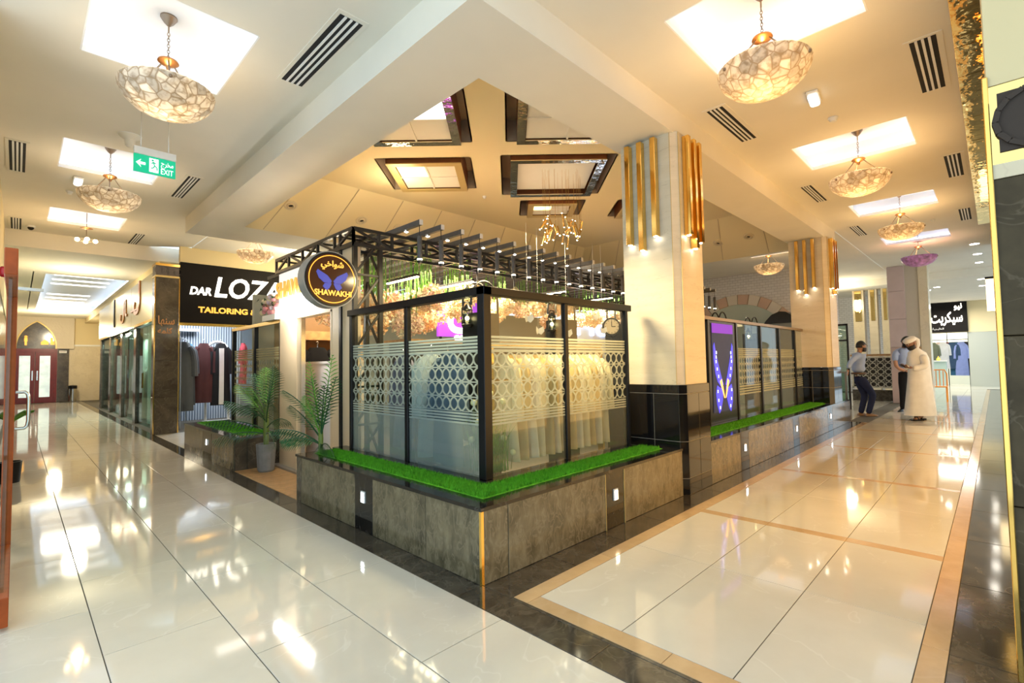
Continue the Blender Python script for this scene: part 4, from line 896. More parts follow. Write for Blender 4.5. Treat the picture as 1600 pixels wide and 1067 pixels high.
# ================================================================== PALMS
def frond(t, base, az, L, rise, droop, m, n=15, wl=.20, start=.2):
    base = Vector(base); h = Vector((math.cos(az), math.sin(az), 0)); side = Vector((-h.y, h.x, 0)); pts = []
    for i in range(13):
        f = i/12; pts.append(base+h*L*(f*math.cos(rise)+.0)+Vector((0,0,L*(math.sin(rise)*f-droop*f*f))))
    mb = MB(); mb.tube(pts, [.008*(1-.75*i/12)+.001 for i in range(13)], 5)
    for k in range(n):
        f = start+(1-start)*k/(n-1); i = min(11, int(f*12)); q = f*12-i; p = pts[i].lerp(pts[i+1], q); tg = (pts[i+1]-pts[i]).normalized(); up = side.cross(tg).normalized()
        l = wl*(math.sin(math.pi*min(1, (f-start)/(1-start)*.86+.12))**.7)
        for s in (-1, 1):
            d = (side*s*.62+tg*.66+Vector((0,0,-.55 if rise < .9 else -.05))+up*.08).normalized(); w = tg*.0068
            a = p+d*l*.45+up*.01; e = p+d*l-Vector((0,0,l*.25))
            mb.add([p-w*.5, p+w*.5, a+w, a-w, e], [(0,1,2,3), (3,2,4)])
    o = mb.build('frond', m, t, fix=False, smooth=False); return o
t = thing('potted_palm', 'artificial palm in a round grey concrete pot by the entrance', 'potted plant', (.27, 4.42, .006))
px_, py_ = .27, 4.42
MB().lathe([(.085,.006),(.10,.03),(.118,.34),(.118,.355),(.10,.355),(.098,.31),(0.001,.31)], (px_, py_, 0), 14, cap=False).build('pot', M['pot'], t, smooth=False)
MB().lathe([(.03,.30),(.035,.5),(.03,.72),(.018,.86)], (px_, py_, 0), 9).build('trunk', M['stem'], t)
view = math.atan2(-.71, .70)   # azimuth of the picture's right
def va(deg): return view+math.radians(deg)
for az, L, rise, dr, z, mm in ((182,.85,.50,.36,.60,'leaf'), (172,.68,.95,.16,.74,'leafl'), (150,.62,1.15,.08,.80,'leaf'), (120,.60,1.38,.03,.82,'leafl'), (60,.62,1.42,.03,.82,'leaf'), (-48,.80,1.10,.12,.76,'leaf'), (-40,.80,.60,.42,.62,'leaf'), (-55,.70,.35,.45,.55,'leaf'), (-60,.72,.85,.28,.68,'leaf'), (205,.62,.35,.40,.55,'leaf'), (215,.66,.8,.3,.72,'leaf'), (-95,.6,.9,.35,.7,'leaf'), (250,.55,1.1,.2,.78,'leafl')):
    frond(t, (px_, py_, z-.08), va(az), L, rise, dr, M[mm])
px_, py_ = .18, 2.62
t = thing('palm_plant', 'tall artificial palm planted at the entrance end of the marble planter', 'plant', (px_, py_, HC))
MB().lathe([(.022,HC),(.026,.6),(.018,.78)], (px_, py_, 0), 8).build('trunk', M['stem'], t)
for az, L, rise, dr, z, mm in ((178,.66,.95,.26,.80,'leaf'), (160,.74,1.38,.03,.74,'leafl'), (-40,.82,1.30,.03,.74,'leafl'), (140,.62,1.25,.06,.74,'leaf'), (-48,.78,1.05,.10,.70,'leaf'), (185,.64,.7,.42,.62,'leaf'), (-55,.55,.45,.50,.60,'leaf'), (-70,.46,.6,.5,.58,'leaf'), (165,.58,.9,.22,.68,'leaf'), (215,.45,.6,.4,.62,'leaf'), (-60,.60,1.2,.08,.70,'leaf'), (240,.5,1.2,.1,.7,'leafl')):
    frond(t, (px_, py_, z-.08), va(az), L, rise, dr, M[mm], wl=.15)
PX, PY = -2.02, 6.2
t = thing('potted_palm', 'small palm in a dark pot half hidden behind the red wooden door leaf', 'potted plant', (PX, PY, 0))
MB().lathe([(.09,0),(.11,.25),(.10,.25),(.09,.22),(.001,.22)], (PX, PY, 0), 12, cap=False).build('pot', M['black'], t); MB().lathe([(.02,.2),(.015,.75)], (PX, PY, 0), 7).build('trunk', M['stem'], t)
for k in range(7): frond(t, (PX, PY, .7), va(-60+k*52), .30, .9, .3, M['leafl'], 20, .10)
# flower bouquet on the glass screen top
t = thing('flower_bouquet', 'bouquet of pink and cream roses in a white trough on the glass screen', 'flowers', (.6, 5.1, 1.99))
B(.52, .68, 4.85, 5.35, 1.99, 2.07).build('trough', M['white'], t); r = random.Random(4)
for k in range(34):
    x, y, z = .6+r.uniform(-.1,.1), 5.1+r.uniform(-.34,.34), 2.1+r.uniform(0,.22); MB().ball((x, y, z), r.uniform(.03,.05), 7, 5).build('rose', (mat('rose_%d' % (k % 3), ((.75,.32,.34), (.82,.70,.48), (.70,.55,.60))[k % 3], .7) if k < 3 else bpy.data.materials['rose_%d' % (k % 3)]), t)
mb = MB()
for k in range(50):
    x, y, z = .6+r.uniform(-.14,.14), 5.1+r.uniform(-.4,.4), 2.06+r.uniform(0,.24); mb.add([(x,y,z),(x+r.uniform(-.06,.06),y+r.uniform(-.06,.06),z+.05),(x+.02,y-.03,z+.02)], [(0,1,2)])
mb.build('foliage', M['leaf'], t, fix=False, smooth=False)
lamp('doorway_fill', 'POINT', (1.25, 4.4, 2.3), 22, (1,.85,.6), .1)  # added lamp without a fitting, brightens the room behind the doorway
# ================================================================== CEILING FITTINGS
def pendant(x, y, lab, power=14, tint=None, zc=ZC+.26, n=24, bowl=True):
    t = thing('bowl_pendant', lab, 'pendant lamp', (x, y, zc), 'alabaster bowl pendants', local=True)
    MB().lathe([(.058,0),(.060,-.012),(.036,-.05),(.012,-.075)], n=16).build('canopy', M['bronze'], t)
    mb = MB(); zr = 3.80-zc; k = 0; z = -.075
    mb.cyl((0,0,-.07), (0,0,-.13), .006, n=6)
    z = -.13
    while z > zr+.02:
        a = (k % 2)*math.pi/2; pts = [(.009*math.cos(q)*math.cos(a), .009*math.cos(q)*math.sin(a), z-.016+.016*math.sin(q)) for q in [2*math.pi*i/8 for i in range(8)]]
        mb.tube(pts, .0028, 5, True); z -= .024; k += 1
    mb.build('chain', M['bronze'], t)
    MB().lathe([(.02,.02),(.07,.012),(.074,0),(.06,-.012),(.02,-.03),(.012,-.06)], (0,0,zr), 20).build('rosette', M['copper'], t)
    mb = MB(); 
    for q in range(3):
        a = 2*math.pi*q/3+.4; mb.tube([(.05*math.cos(a), .05*math.sin(a), zr-.01), (.09*math.cos(a), .09*math.sin(a), zr-.06), (.20*math.cos(a), .20*math.sin(a), zr-.19), (.27*math.cos(a), .27*math.sin(a), zr-.235)], .006, 6)
    mb.build('arms', M['bronze'], t)
    zb = 3.565-zc
    prof = [(.33,0),(.322,-.045),(.29,-.10),(.23,-.155),(.14,-.195),(.05,-.21),(.012,-.213)]; inner = [(r_-.008 if r_ > .02 else .01, z_+.010) for r_, z_ in prof[::-1]]
    b = MB().lathe([(r_, z_+zb) for r_, z_ in prof+inner], n=28, cap=False).build('bowl', tint or M['alabaster'], t)
    for q in range(3):
        a = 2*math.pi*q/3+.4; MB().ball((.325*math.cos(a), .325*math.sin(a), zb-.03), .014, 8, 5).build('rivet', M['bronze'], b)
    for q in range(3):
        a = 2*math.pi*q/3+1; MB().ball((.12*math.cos(a), .12*math.sin(a), zb-.12), .028, 8, 6).build('bulb', M['bulb'], t)
    lamp('pendant_glow', 'POINT', (x, y, 3.46), power*(.42 if x > 0 else .35), WARM if x > 0 else (1,.85,.65), .08)
    return t
purp = mat('violet_lit_bowl', (.45,.22,.55), .4, var=.5, scale=14)
pendant(-1.17, 2.42, 'alabaster bowl pendant lamp in the coffer above the exit sign', 11)
pendant(-1.19, 5.75, 'alabaster bowl pendant lamp in the second coffer of the left walkway', 13)
pendant(2.03, -1.06, 'alabaster bowl pendant lamp in the coffer beside the near column', 20)
pendant(5.40, -1.12, 'alabaster bowl pendant lamp in the coffer between the two columns', 20)
pendant(8.80, -1.16, 'alabaster bowl pendant lamp in the coffer beside the far column', 18)
pendant(12.3, -1.10, 'violet tinted bowl pendant lamp in the farthest coffer', 14, purp)
pendant(10.7, 1.55, 'alabaster bowl pendant lamp before the white brick wall', 14)
pendant(1.25, 7.95, 'alabaster bowl pendant lamp above the black tailoring sign', 14, zc=ZC)
# bare three-bulb pendant in the third left coffer
t = thing('bulb_pendant', 'small pendant lamp with bare warm bulbs in the third left coffer', 'pendant lamp', (-1.18, 8.9, 4.18), local=True)
MB().lathe([(.05,0),(.02,-.05)], n=12).build('canopy', M['bronze'], t); MB().cyl((0,0,-.04),(0,0,-.62), .006, n=6).build('rod', M['bronze'], t); MB().lathe([(.02,0),(.09,-.01),(.02,-.03)], (0,0,-.38), 14).build('rosette', M['copper'], t)
MB().bar((-.12,0,-.62),(.12,0,-.62),.012).bar((0,-.12,-.62),(0,.12,-.62),.012).build('arms', M['bronze'], t)
for dx, dy in ((-.12,0),(.12,0),(0,-.12),(0,.12)): MB().ball((dx,dy,-.60), .035, 10, 6).build('bulb', M['bulb'], t)
lamp('pendant_glow', 'POINT', (-1.18, 8.9, 3.45), 10, WARM, .06)
lamp('pendant_glow', 'POINT', (-1.2, -1.1, 3.5), 5, NEUT, .1)
def vent(x0, x1, y0, y1, lab, long='y'):
    t = thing('ceiling_vent', lab, 'vent', ((x0+x1)/2, (y0+y1)/2, ZC), 'linear slot vents in the walkway ceilings'); z = ZC-.006
    B(x0-.03, x1+.03, y0-.04, y1+.04, z, ZC+.0).build('plate', M['paint'], t); B(x0, x1, y0, y1, z-.002, z).build('shadow_gap', M['slot'], t)
    n = 3
    for k in range(1, 4):
        if long == 'y': c = x0+(x1-x0)*k/4; B(c-.009, c+.009, y0, y1, z-.008, z-.001).build('bar', M['white'], t)
        else: c = y0+(y1-y0)*k/4; B(x0, x1, c-.009, c+.009, z-.008, z-.001).build('bar', M['white'], t)
vent(-.36, -.18, 1.08, 2.22, 'linear slot vent beside the beam, closest to the exit sign'); vent(-.41, -.27, 5.38, 6.45, 'linear slot vent beside the beam, level with the second coffer'); vent(-.44, -.30, 9.3, 10.3, 'linear slot vent at the end of the beam')
vent(-2.10, -1.96, 5.5, 6.65, 'linear slot vent against the left wall by the second coffer'); vent(-2.11, -1.98, 9.4, 10.3, 'linear slot vent against the left wall near the dome camera')
vent(3.04, 4.05, -.36, -.20, 'linear slot vent beside the near column beam', 'x'); vent(6.33, 7.33, -.38, -.245, 'linear slot vent beside the beam between the columns', 'x'); vent(9.6, 10.6, -.42, -.28, 'linear slot vent beside the far column', 'x')
vent(3.17, 4.24, -2.01, -1.84, 'linear slot vent by the gold border, closest to the carved pillar', 'x'); vent(6.44, 7.5, -2.03, -1.87, 'linear slot vent by the gold border, second along the walkway', 'x'); vent(9.7, 10.7, -2.03, -1.88, 'linear slot vent by the gold border, third along the walkway', 'x')
for k, y in enumerate((11.6, 13.8, 16.2, 19.0)):
    t = thing('ceiling_vent', 'small slot vent beside the cove tray, {} from the tailor shop'.format(nth[k]), 'vent', (.15, y, zf), 'small vents beside the cove tray')
    B(.12, .42, y, y+1.0, zf-.006, zf).build('shadow_gap', M['slot'], t)
    for q in range(1, 4): B(.12+q*.075-.008, .12+q*.075+.008, y, y+1.0, zf-.012, zf-.005).build('bar', M['white'], t)
# smoke detectors, emergency light, horn speaker, camera
def detector(x, y, z, lab, r=.05):
    t = thing('smoke_detector', lab, 'smoke detector', (x, y, z), local=True); MB().lathe([(r,0),(r,-.012),(r*.7,-.028),(r*.62,-.04),(r*.2,-.045)], n=16).build('housing', M['white'], t); MB().lathe([(r*.66,-.024),(r*.66,-.03)], n=16).build('vent_ring', M['slot'], t)
detector(4.18, -1.10, ZC, 'round smoke detector between the emergency light and the second coffer'); detector(-1.5, 7.2, ZC, 'small smoke detector beyond the second left coffer', .04); detector(6.7, -1.2, ZC, 'small smoke detector beyond the middle bowl lamp', .035); detector(10.2, -1.5, ZC, 'small smoke detector beyond the far bowl lamp', .035); detector(3.8, 4.1, ZT, 'small smoke detector on the domed ceiling', .035)
t = thing('emergency_light', 'rounded white bulkhead emergency light on the right walkway ceiling', 'emergency light', (3.51, -1.07, ZC), local=True, rz=.1)
bev(B(-.13,.13,-.055,.055,-.03,0).build('base', M['white'], t), .02, 3); bev(B(-.115,.115,-.045,.045,-.075,-.025).build('diffuser', mat('ribbed_diffuser', (.8,.85,.85), .2, emit=(.85,.95,1), es=.7), t), .03, 3)
t = thing('emergency_light', 'white bulkhead emergency light beside the second left bowl lamp', 'emergency light', (-1.45, 6.5, ZC), local=True)
bev(B(-.055,.055,-.13,.13,-.03,0).build('base', M['white'], t), .02, 3); bev(B(-.045,.045,-.115,.115,-.075,-.025).build('diffuser', bpy.data.materials['ribbed_diffuser'], t), .03, 3)
t = thing('ceiling_speaker', 'white horn shaped ceiling fitting behind the exit sign', 'speaker', (-1.15, 4.5, ZC), local=True); MB().lathe([(.11,0),(.10,-.012),(.05,-.05),(.045,-.11),(.02,-.13)], n=18).build('horn', M['paint'], t); MB().lathe([(.112,0),(.112,-.004)], n=18).build('flange', M['white'], t)
t = thing('security_camera', 'small dome camera on the ceiling near the left wall', 'camera', (-1.86, 9.9, ZC), local=True); MB().lathe([(.06,0),(.06,-.03)], n=14).build('base', M['white'], t); MB().ball((0,0,-.035), .045, 12, 8).build('dome', M['black'], t)
# exit sign on two cords
t = thing('exit_sign', 'green hanging exit sign with white arrow and running figure', 'exit sign', (-1.06, 3.6, 3.25))
x0, x1, y = -1.231, -.892, 3.6
B(x0, x1, y-.03, y+.03, 3.415, 3.485).build('housing', M['white'], t); B(x0, x1, y-.012, y+.012, 3.245, 3.415).build('panel', M['exit'], t)
for x in (x0+.055, x1-.06): MB().cyl((x, y, 3.485), (x, y, ZC), .004, n=5).build('cord', M['chrome'], t)
yf = y-.0135; w = x1-x0
def ux(f): return x0+w*f
mb = MB().prism([(ux(.05),3.33),(ux(.17),3.37),(ux(.14),3.342),(ux(.27),3.342),(ux(.27),3.318),(ux(.14),3.318),(ux(.17),3.29)], yf-.002, yf, 'XZ'); mb.build('arrow', M['exitw'], t)
B(ux(.36), ux(.58), yf-.002, yf, 3.262, 3.398).build('doorway', M['exitw'], t)
mb = MB().ball((ux(.44), yf-.003, 3.378), .010, 8, 6, sy=.2); P_ = [((.45,3.365),(.49,3.325)), ((.49,3.325),(.54,3.315)), ((.54,3.315),(.55,3.285)), ((.49,3.325),(.44,3.30)), ((.44,3.30),(.40,3.30)), ((.46,3.36),(.41,3.345)), ((.46,3.36),(.52,3.35))]
for a, b in P_: mb.bar((ux(a[0]), yf-.003, a[1]), (ux(b[0]), yf-.003, b[1]), .010, .002, (0,1,0))
mb.build('running_figure', M['exit'], t, smooth=False)
text('lettering', 'EXIT', .078, M['exitw'], (ux(.63), yf, 3.262), (1,0,0), t, .001, width=w*.30)
text('arabic_lettering', '\uFEA5\uFEAE\uFEA8\uFEE3'.replace('\uFEA5', '\uFE9D'), .075, M['exitw'], (ux(.64), yf, 3.345), (1,0,0), t, .001, width=w*.30)
# nozzles on the slanted dome walls
def nozzle(p, n, lab):
    t = thing('air_nozzle', lab, 'air nozzle', p, 'round air nozzles on the dome wall', local=True); q = Vector(n).to_track_quat('Z', 'Y'); t.rotation_mode = 'QUATERNION'; t.rotation_quaternion = q
    MB().lathe([(.105,-.002),(.105,.012),(.085,.018),(.07,.004),(.06,.004),(.055,.03),(.045,.034),(.04,.0)], n=22, cap=False).build('ring', mat('nozzle_paint', (.66,.56,.38), .5) if 'nozzle_paint' not in bpy.data.materials else bpy.data.materials['nozzle_paint'], t); MB().lathe([(.04,.001),(.001,.0015)], n=16, cap=False).build('throat', M['slot'], t)
nl = Vector((0,-.46,-.88)).normalized(); nr_ = Vector((-.46,0,-.88)).normalized()
def onL(x, f): return (x, 6.5-1.25*f, ZS+.65*f)
def onR(y, f): return (9.6-1.25*f, y, ZS+.65*f)
for i, (x, f) in enumerate(((1.12, .5), (2.38, .5), (3.15, .5), (4.9, .5))): nozzle(onL(x, f), nl, 'round air nozzle on the dome wall, {} from the walkway beam'.format(nth[i]))
for i, (y, f) in enumerate(((1.42, .48), (2.08, .46), (3.3, .46))): nozzle(onR(y, f), nr_, 'round air nozzle on the dome wall near the far column, {} one'.format(nth[i]))
# stick chandelier
t = thing('stick_chandelier', 'chandelier of scattered brass sticks with glowing tips on thin wires', 'chandelier', (4.07, 2.58, 3.15)); r = random.Random(21)
sd = Vector((.71,-.70,0))
for k in range(30):
    c = Vector((4.07, 2.58, 3.40))+sd*r.uniform(-.33,.33)+Vector((.7,.71,0))*r.uniform(-.25,.25)+Vector((0,0,r.uniform(-.12,.14)))
    d = (Vector((0,0,1))+sd*r.uniform(-.7,.7)+Vector((.7,.71,0))*r.uniform(-.4,.4)).normalized(); l = r.uniform(.08,.11)
    s = MB().cyl(c-d*l, c+d*l, .013, n=7).build('stick', M['brass'], t); MB().ball(c-d*l, .010, 7, 5).build('tip_bulb', M['spotlens'], s)
    if k % 2 == 0: MB().ball(c+d*l, .009, 7, 5).build('tip_bulb', M['spotlens'], s)
    MB().cyl(c+d*l*.3, (c.x, c.y, ZT+.03), .0016, n=3).build('wire', M['brass'], s)
lamp('chandelier_glow', 'POINT', (4.07, 2.58, 3.1), 11, (1,.85,.6), .2)
lamp('dome_glow', 'POINT', (2.2, 4.3, 3.9), 10, (1,.8,.5), .2)
# downlights over the far right walkway
for i, (x, y) in enumerate(((13.6,-2.0),(15.2,-2.02),(16.8,-2.02),(19.0,-2.02),(21.0,-2.02),(19.5,-.5),(20.2,-.9),(21.0,-.6))):
    z = ZC if x < 18 else ZC-.22; t = thing('downlight', 'recessed round ceiling downlight in the far right walkway', 'downlight', (x, y, z), 'recessed downlights of the far walkway', local=True)
    MB().lathe([(.10,0),(.10,-.008),(.085,-.010)], n=16).build('rim', M['white'], t); MB().lathe([(.084,-.011),(.001,-.0115)], n=16, cap=False).build('lens', M['spotlens'], t)
    if i % 2 == 0: lamp('downlight_glow', 'SPOT', (x, y, z-.03), 60, NEUT, .05, (0,0,0), math.radians(110))
lamp('shop_glow', 'AREA', (25, -.8, 3.4), 90, NEUT, 1.5); lamp('brick_glow', 'SPOT', (11.6, 3.2, 3.8), 60, (1,.8,.55), .1, (0, math.radians(50), 0), math.radians(80)); lamp('walk_glow', 'POINT', (17.5, 1.4, 3.3), 40, (1,.85,.55), .2)
lamp('corridor_fill', 'AREA', (-.8, 17, 3.55), 60, (1,.93,.75), 1.2); lamp('corridor_fill', 'POINT', (-.9, 23.5, 2.9), 80, (1,.88,.62), .2); lamp('corridor_fill', 'POINT', (-1.0, 12.5, 2.9), 40, (1,.88,.62), .2); lamp('side_glow', 'POINT', (2.5, 8.6, 3.3), 45, (1,.85,.55), .15)  # corridor lamps are added fill for the dim far end, no fittings modelled
# ================================================================== TAILORING SHOP BEHIND THE LEFT PLANTER
YL = 9.92
t = thing('shop_sign', 'wide black sign board with lit white lettering over the tailoring shop', 'sign', (1.6, YL, 2.3))
B(.40, 4.2, YL-.03, YL+.10, 2.30, 3.58).build('board', M['signblack'], t)
gl_ = emis('backlit_letter', (1,.92,.78), 2.6)
text('lettering', 'DAR', .23, gl_, (.56, YL-.035, 2.915), (1,0,0), t, .01, width=.40, shear=.18, off=.006)
text('lettering', 'LOZAN', .62, gl_, (1.0, YL-.035, 2.90), (1,0,0), t, .012, width=1.86, shear=.2, off=.01)
text('lettering', 'TAILORiNG & EMBROIDERY', .17, M['signgold'], (.73, YL-.035, 2.535), (1,0,0), t, .008, width=2.35, off=.006)
B(.40, 4.2, YL-.01, YL+.10, 2.24, 2.30).build('gold_edge', M['gold'], t)
B(.40, 6.0, YL+.02, YL+.15, 3.58, ZC).build('wall_shop_top', M['wall'], kind='structure')
st = thing('column_3', None, None, (.2, YL+.2, 0), kind='structure')
z = 0
for h in (.75, .75, .75, .97): bev(B(-.02, .38, YL, YL+.35, z+.002, z+h-.002).build('stone_slab', M['pillarm'], st), .003); z += h
B(-.03, .39, YL-.02, YL+.36, 3.22, 3.26).build('lower_band', M['goldpaint'], st); B(-.03, .39, YL-.02, YL+.36, 3.46, 3.51).build('upper_band', M['gold'], st); B(-.02, .38, YL-.01, YL+.35, 3.26, 3.46).build('carved_frieze', mat('carved_taupe', (.12,.10,.09), .6, bump=1, bscale=18), st)
mb = MB()
for k in range(4):
    c = .03+k*.105
    for a in range(12):
        q0, q1 = 2*math.pi*a/12, 2*math.pi*(a+1)/12; mb.bar((c+.07*math.cos(q0), YL-.014, 3.36+.08*math.sin(q0)), (c+.07*math.cos(q1), YL-.014, 3.36+.08*math.sin(q1)), .012, .01, (0,1,0))
mb.build('frieze_rings', bpy.data.materials['carved_taupe'], st)
B(.38, .40, YL-.01, YL, 0, 3.22).build('gold_edge', M['gold'], st); B(-.04, -.02, YL-.01, YL+.02, 0, 3.22).build('gold_edge', M['gold'], st)
t = thing('wall_lettering', 'small copper arabic lettering on the brown stone pillar beside the tailoring shop', 'sign', (.15, YL-.01, 2.1))
text('arabic_lettering', '\uFE8E\uFEEC\uFEE8\uFEB3', .24, M['copper'], (.02, YL-.012, 2.25), (1,0,0), t, .006, width=.28, off=.003); text('arabic_lettering', '\uFEEA\uFEE4\uFEE0\uFEDB', .16, M['copper'], (.02, YL-.012, 2.06), (1,0,0), t, .006, width=.25, off=.003)
B(.4, 4.2, 12.6, 12.75, 0, 3.0).build('wall_shop_back', mat('striped_slat_wall', (.20,.24,.30), .5), kind='structure')
sl = thing('trim_11', None, None, (2, 12.5, 0), kind='structure')
for k in range(32): B(.45+k*.06, .478+k*.06, 12.56, 12.6, 0, 2.9).build('slat', mat('pale_slat', (.50,.55,.62), .4) if k == 0 else bpy.data.materials['pale_slat'], sl)
B(.4, 4.2, YL+.1, 12.7, 2.95, 3.0).build('ceiling_shop', M['paintw'], kind='structure'); B(.32, .40, YL+.35, 12.75, 0, 3.42).build('wall_shop_side', mat('charcoal_wall', (.05,.05,.06), .6), kind='structure')
lamp('shop_light', 'AREA', (1.2, 11.2, 2.9), 70, (.85,.93,1), 1.2)
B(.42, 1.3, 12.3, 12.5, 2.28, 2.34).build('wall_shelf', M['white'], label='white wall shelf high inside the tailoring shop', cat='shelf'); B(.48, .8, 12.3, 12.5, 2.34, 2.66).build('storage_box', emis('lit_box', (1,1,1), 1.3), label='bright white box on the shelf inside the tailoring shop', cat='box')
B(.5, .52, 12.4, 12.5, 2.2, 2.28).build('bracket', M['chrome'], bpy.data.objects['wall_shelf']); B(.50, .78, 12.29, 12.3, 2.58, 2.62).build('lid_band', M['chrome'], bpy.data.objects['storage_box'])
gs = [((.10,.105,.11), 'charcoal long coat hanging first on the tailor shop rail', .62, 10.7, 1.55, 0, None), ((.07,.075,.08), 'black grey coat hanging behind the charcoal coat', .74, 11.1, 1.45, 0, None), ((.07,.17,.26), 'steel blue coat hanging on the tailor shop rail', .88, 11.55, 1.25, 0, None),
      ((.09,.035,.035), 'dark maroon abaya on a dress form in the tailoring shop', 1.16, 11.25, 1.42, 0, None), ((.02,.02,.022), 'black abaya with white front panel under an arched frame', 1.52, 11.25, 1.5, 0, cloth('white_cloth', (.78,.76,.72))), ((.5,.05,.08), 'short red and white garment hanging at the shop edge', 1.92, 10.9, 1.0, 80, None)]
for i, (c, lab, x, y, h, rz, op) in enumerate(gs): garment('hanging_coat', cloth('coat_%d' % i, c), lab, (x, y, 1.93-h), math.radians(rz), 'garments in the tailoring shop', h, .40, .12, .5, 'garment', seed=60+i, open_=op)
MB().tube([(1.25, 11.45, .05), (1.25, 11.45, 1.7)]+[(1.5-.25*math.cos(a), 11.45, 1.7+.28*math.sin(a)) for a in [math.pi*k/10 for k in range(1, 10)]]+[(1.75, 11.45, 1.7), (1.75, 11.45, .05)], .03, 8).build('arched_frame', M['white'], label='white arched clothes frame in the tailoring shop', cat='clothes rack')
B(1.2, 1.8, 11.35, 11.55, 0, .05).build('foot', M['white'], bpy.data.objects['arched_frame'])
cr2 = MB().tube([(.52,10.4,2.0),(.62,10.7,2.0),(.74,11.1,2.0),(.88,11.55,2.0),(1.0,12.2,2.0)], .012).build('clothes_rail', M['chrome'], label='chrome clothes rail along the tailor shop side wall', cat='clothes rail')
MB().cyl((1.0, 12.2, 2.0), (1.0, 12.2, .0), .012).cyl((.52, 10.4, 2.0), (.52, 10.4, .0), .012).build('upright', M['chrome'], cr2)
# ---- glass fronted shop further along the left walkway
XS = .10
t = thing('storefront', 'mirror gold sign band and glass doors of the shop beyond the brown stone pillar', 'storefront', (XS, 15, 0))
bm_ = mat('brushed_gold_panel', (.30,.24,.11), .38, .9)
for a, b in ((10.35, 13.4), (13.42, 16.4), (16.42, 20.4)): bev(B(XS-.06, XS+.1, a, b, 2.42, 3.42).build('sign_panel', bm_, t), .004)
B(XS-.07, XS-.02, 10.35, 20.4, 2.36, 2.42).build('lower_edge', M['gold'], t); B(XS-.09, XS-.02, 10.36, 10.42, 2.42, 3.42).build('black_end', M['black'], t); B(XS-.09, XS-.02, 16.35, 16.5, 2.60, 3.42).build('black_end', M['black'], t)
for y in (10.4, 12.9, 15.2, 17.6, 20.0): B(XS-.02, XS+.12, y, y+.35 if y > 11 else y+.1, 0, 2.36).build('pier', M['pillarm'] if y > 11 else M['brass'], t)
for a, b in ((10.52, 11.7), (11.72, 12.88), (13.27, 15.18), (15.57, 17.58), (17.97, 19.98)): B(XS+.02, XS+.03, a, b, .02, 2.34).build('pane', M['glassg'], t)
for y in (11.66, 11.76): MB().cyl((XS-.05, y, .9), (XS-.05, y, 1.25), .012, n=8).build('door_handle', M['brass'], t)
text('lettering', '\uFEDD\uFE8E', .62, M['copper'], (XS-.065, 15.2, 2.75), (0,-1,0), t, .02, width=1.2, off=.01); text('lettering', '\uFEDD', .8, M['copper'], (XS-.065, 13.0, 2.85), (0,-1,0), t, .02, width=.9, off=.012)
MB().bar((XS-.07, 13.3, 2.78), (XS-.07, 12.2, 2.78), .04).bar((XS-.07, 12.2, 2.78), (XS-.07, 12.2, 3.36), .04).build('copper_bracket', M['copper'], t)
B(.9, 1.0, 12.75, 20.4, 0, 3.2).build('wall_shop_inner', mat('pale_green_shop_wall', (.42,.50,.42), .6, emit=(.6,.8,.68), es=.12), kind='structure'); B(.30, .318, 10.4, 12.75, 0, 3.2).build('trim_13', bpy.data.materials['pale_green_shop_wall'], kind='structure'); B(XS, .95, 20.38, 20.45, 0, 3.42).build('wall_shop_end', M['pillarm'], kind='structure'); B(XS, 1.3, 10.3, 26.5, 3.42, zf).build('trim_12', M['wall'], kind='structure')  # green shop wall and trim are given a faint glow, though no lamp
B(1.2, 1.3, 20.4, 26.5, 0, zf).build('wall_end_side', M['wallt'], kind='structure')
lamp('shop_light', 'AREA', (.5, 14.5, 2.3), 25, (.9,1,.93), .6); lamp('shop_light', 'AREA', (.5, 17, 2.3), 20, (.9,1,.93), .6)
for i, y in enumerate((14.3, 16.4, 18.6)): garment('hanging_coat', cloth('pale_dress_%d' % i, ((.55,.62,.55), (.72,.55,.58), (.08,.08,.09))[i]), ('pale green gown inside the glass fronted shop', 'pale pink gown inside the glass fronted shop', 'black gown inside the glass fronted shop')[i], (.55, y, .0), math.radians(85), 'gowns in the glass fronted shop', 1.4, .46, .2, .5, 'garment', seed=80+i)
t = thing('trash_bin', 'steel bin with black lid standing by the end wall', 'bin', (-.27, 26.2, 0), local=True); MB().lathe([(.14,0),(.14,.55)], n=18).build('body', M['chrome'], t); MB().lathe([(.145,.55),(.145,.68),(.09,.70)], n=18).build('lid', M['black'], t)
t = thing('notice_plate', 'small white notice plate on the stone beside the red doors', 'sign', (-.6, YE-.06, 2.1)); B(-.72, -.48, YE-.075, YE-.06, 2.10, 2.20).build('plate', M['white'], t); B(-.70, -.50, YE-.078, YE-.075, 2.14, 2.16).build('print', M['redwood'], t)
# ================================================================== OPEN DOOR LEAF AND PILLAR AT THE EDGES
t = thing('door_leaf', 'open mahogany framed door leaf with steel bar handle', 'door', (-2.0, 2.6, .02))
bev(B(-2.04, -1.988, 2.50, 2.62, .02, 1.97).build('stile', M['woodd'], t), .004); B(-2.022, -2.008, 1.5, 2.52, .15, 1.85).build('pane', M['glassg'], t)
bev(B(-2.04, -1.988, 1.4, 2.50, .02, .17).build('rail', M['woodd'], t), .004); bev(B(-2.04, -1.988, 1.4, 2.50, 1.83, 1.97).build('rail', M['woodd'], t), .004)
MB().tube([(-1.985, 2.56, .93), (-1.94, 2.56, .93), (-1.925, 2.56, .945), (-1.92, 2.56, .98), (-1.92, 2.56, 1.13), (-1.925, 2.56, 1.165), (-1.94, 2.56, 1.18), (-1.985, 2.56, 1.18)], .011, 10).build('bar_handle', M['chrome'], t)
MB().bar((-2.0, 2.57, 1.90), (-1.86, 2.60, 1.90), .022, .02).build('closer_arm', M['chrome'], t); B(-2.03, -2.0, 2.3, 2.55, 1.975, 2.02).build('closer_body', M['chrome'], t)
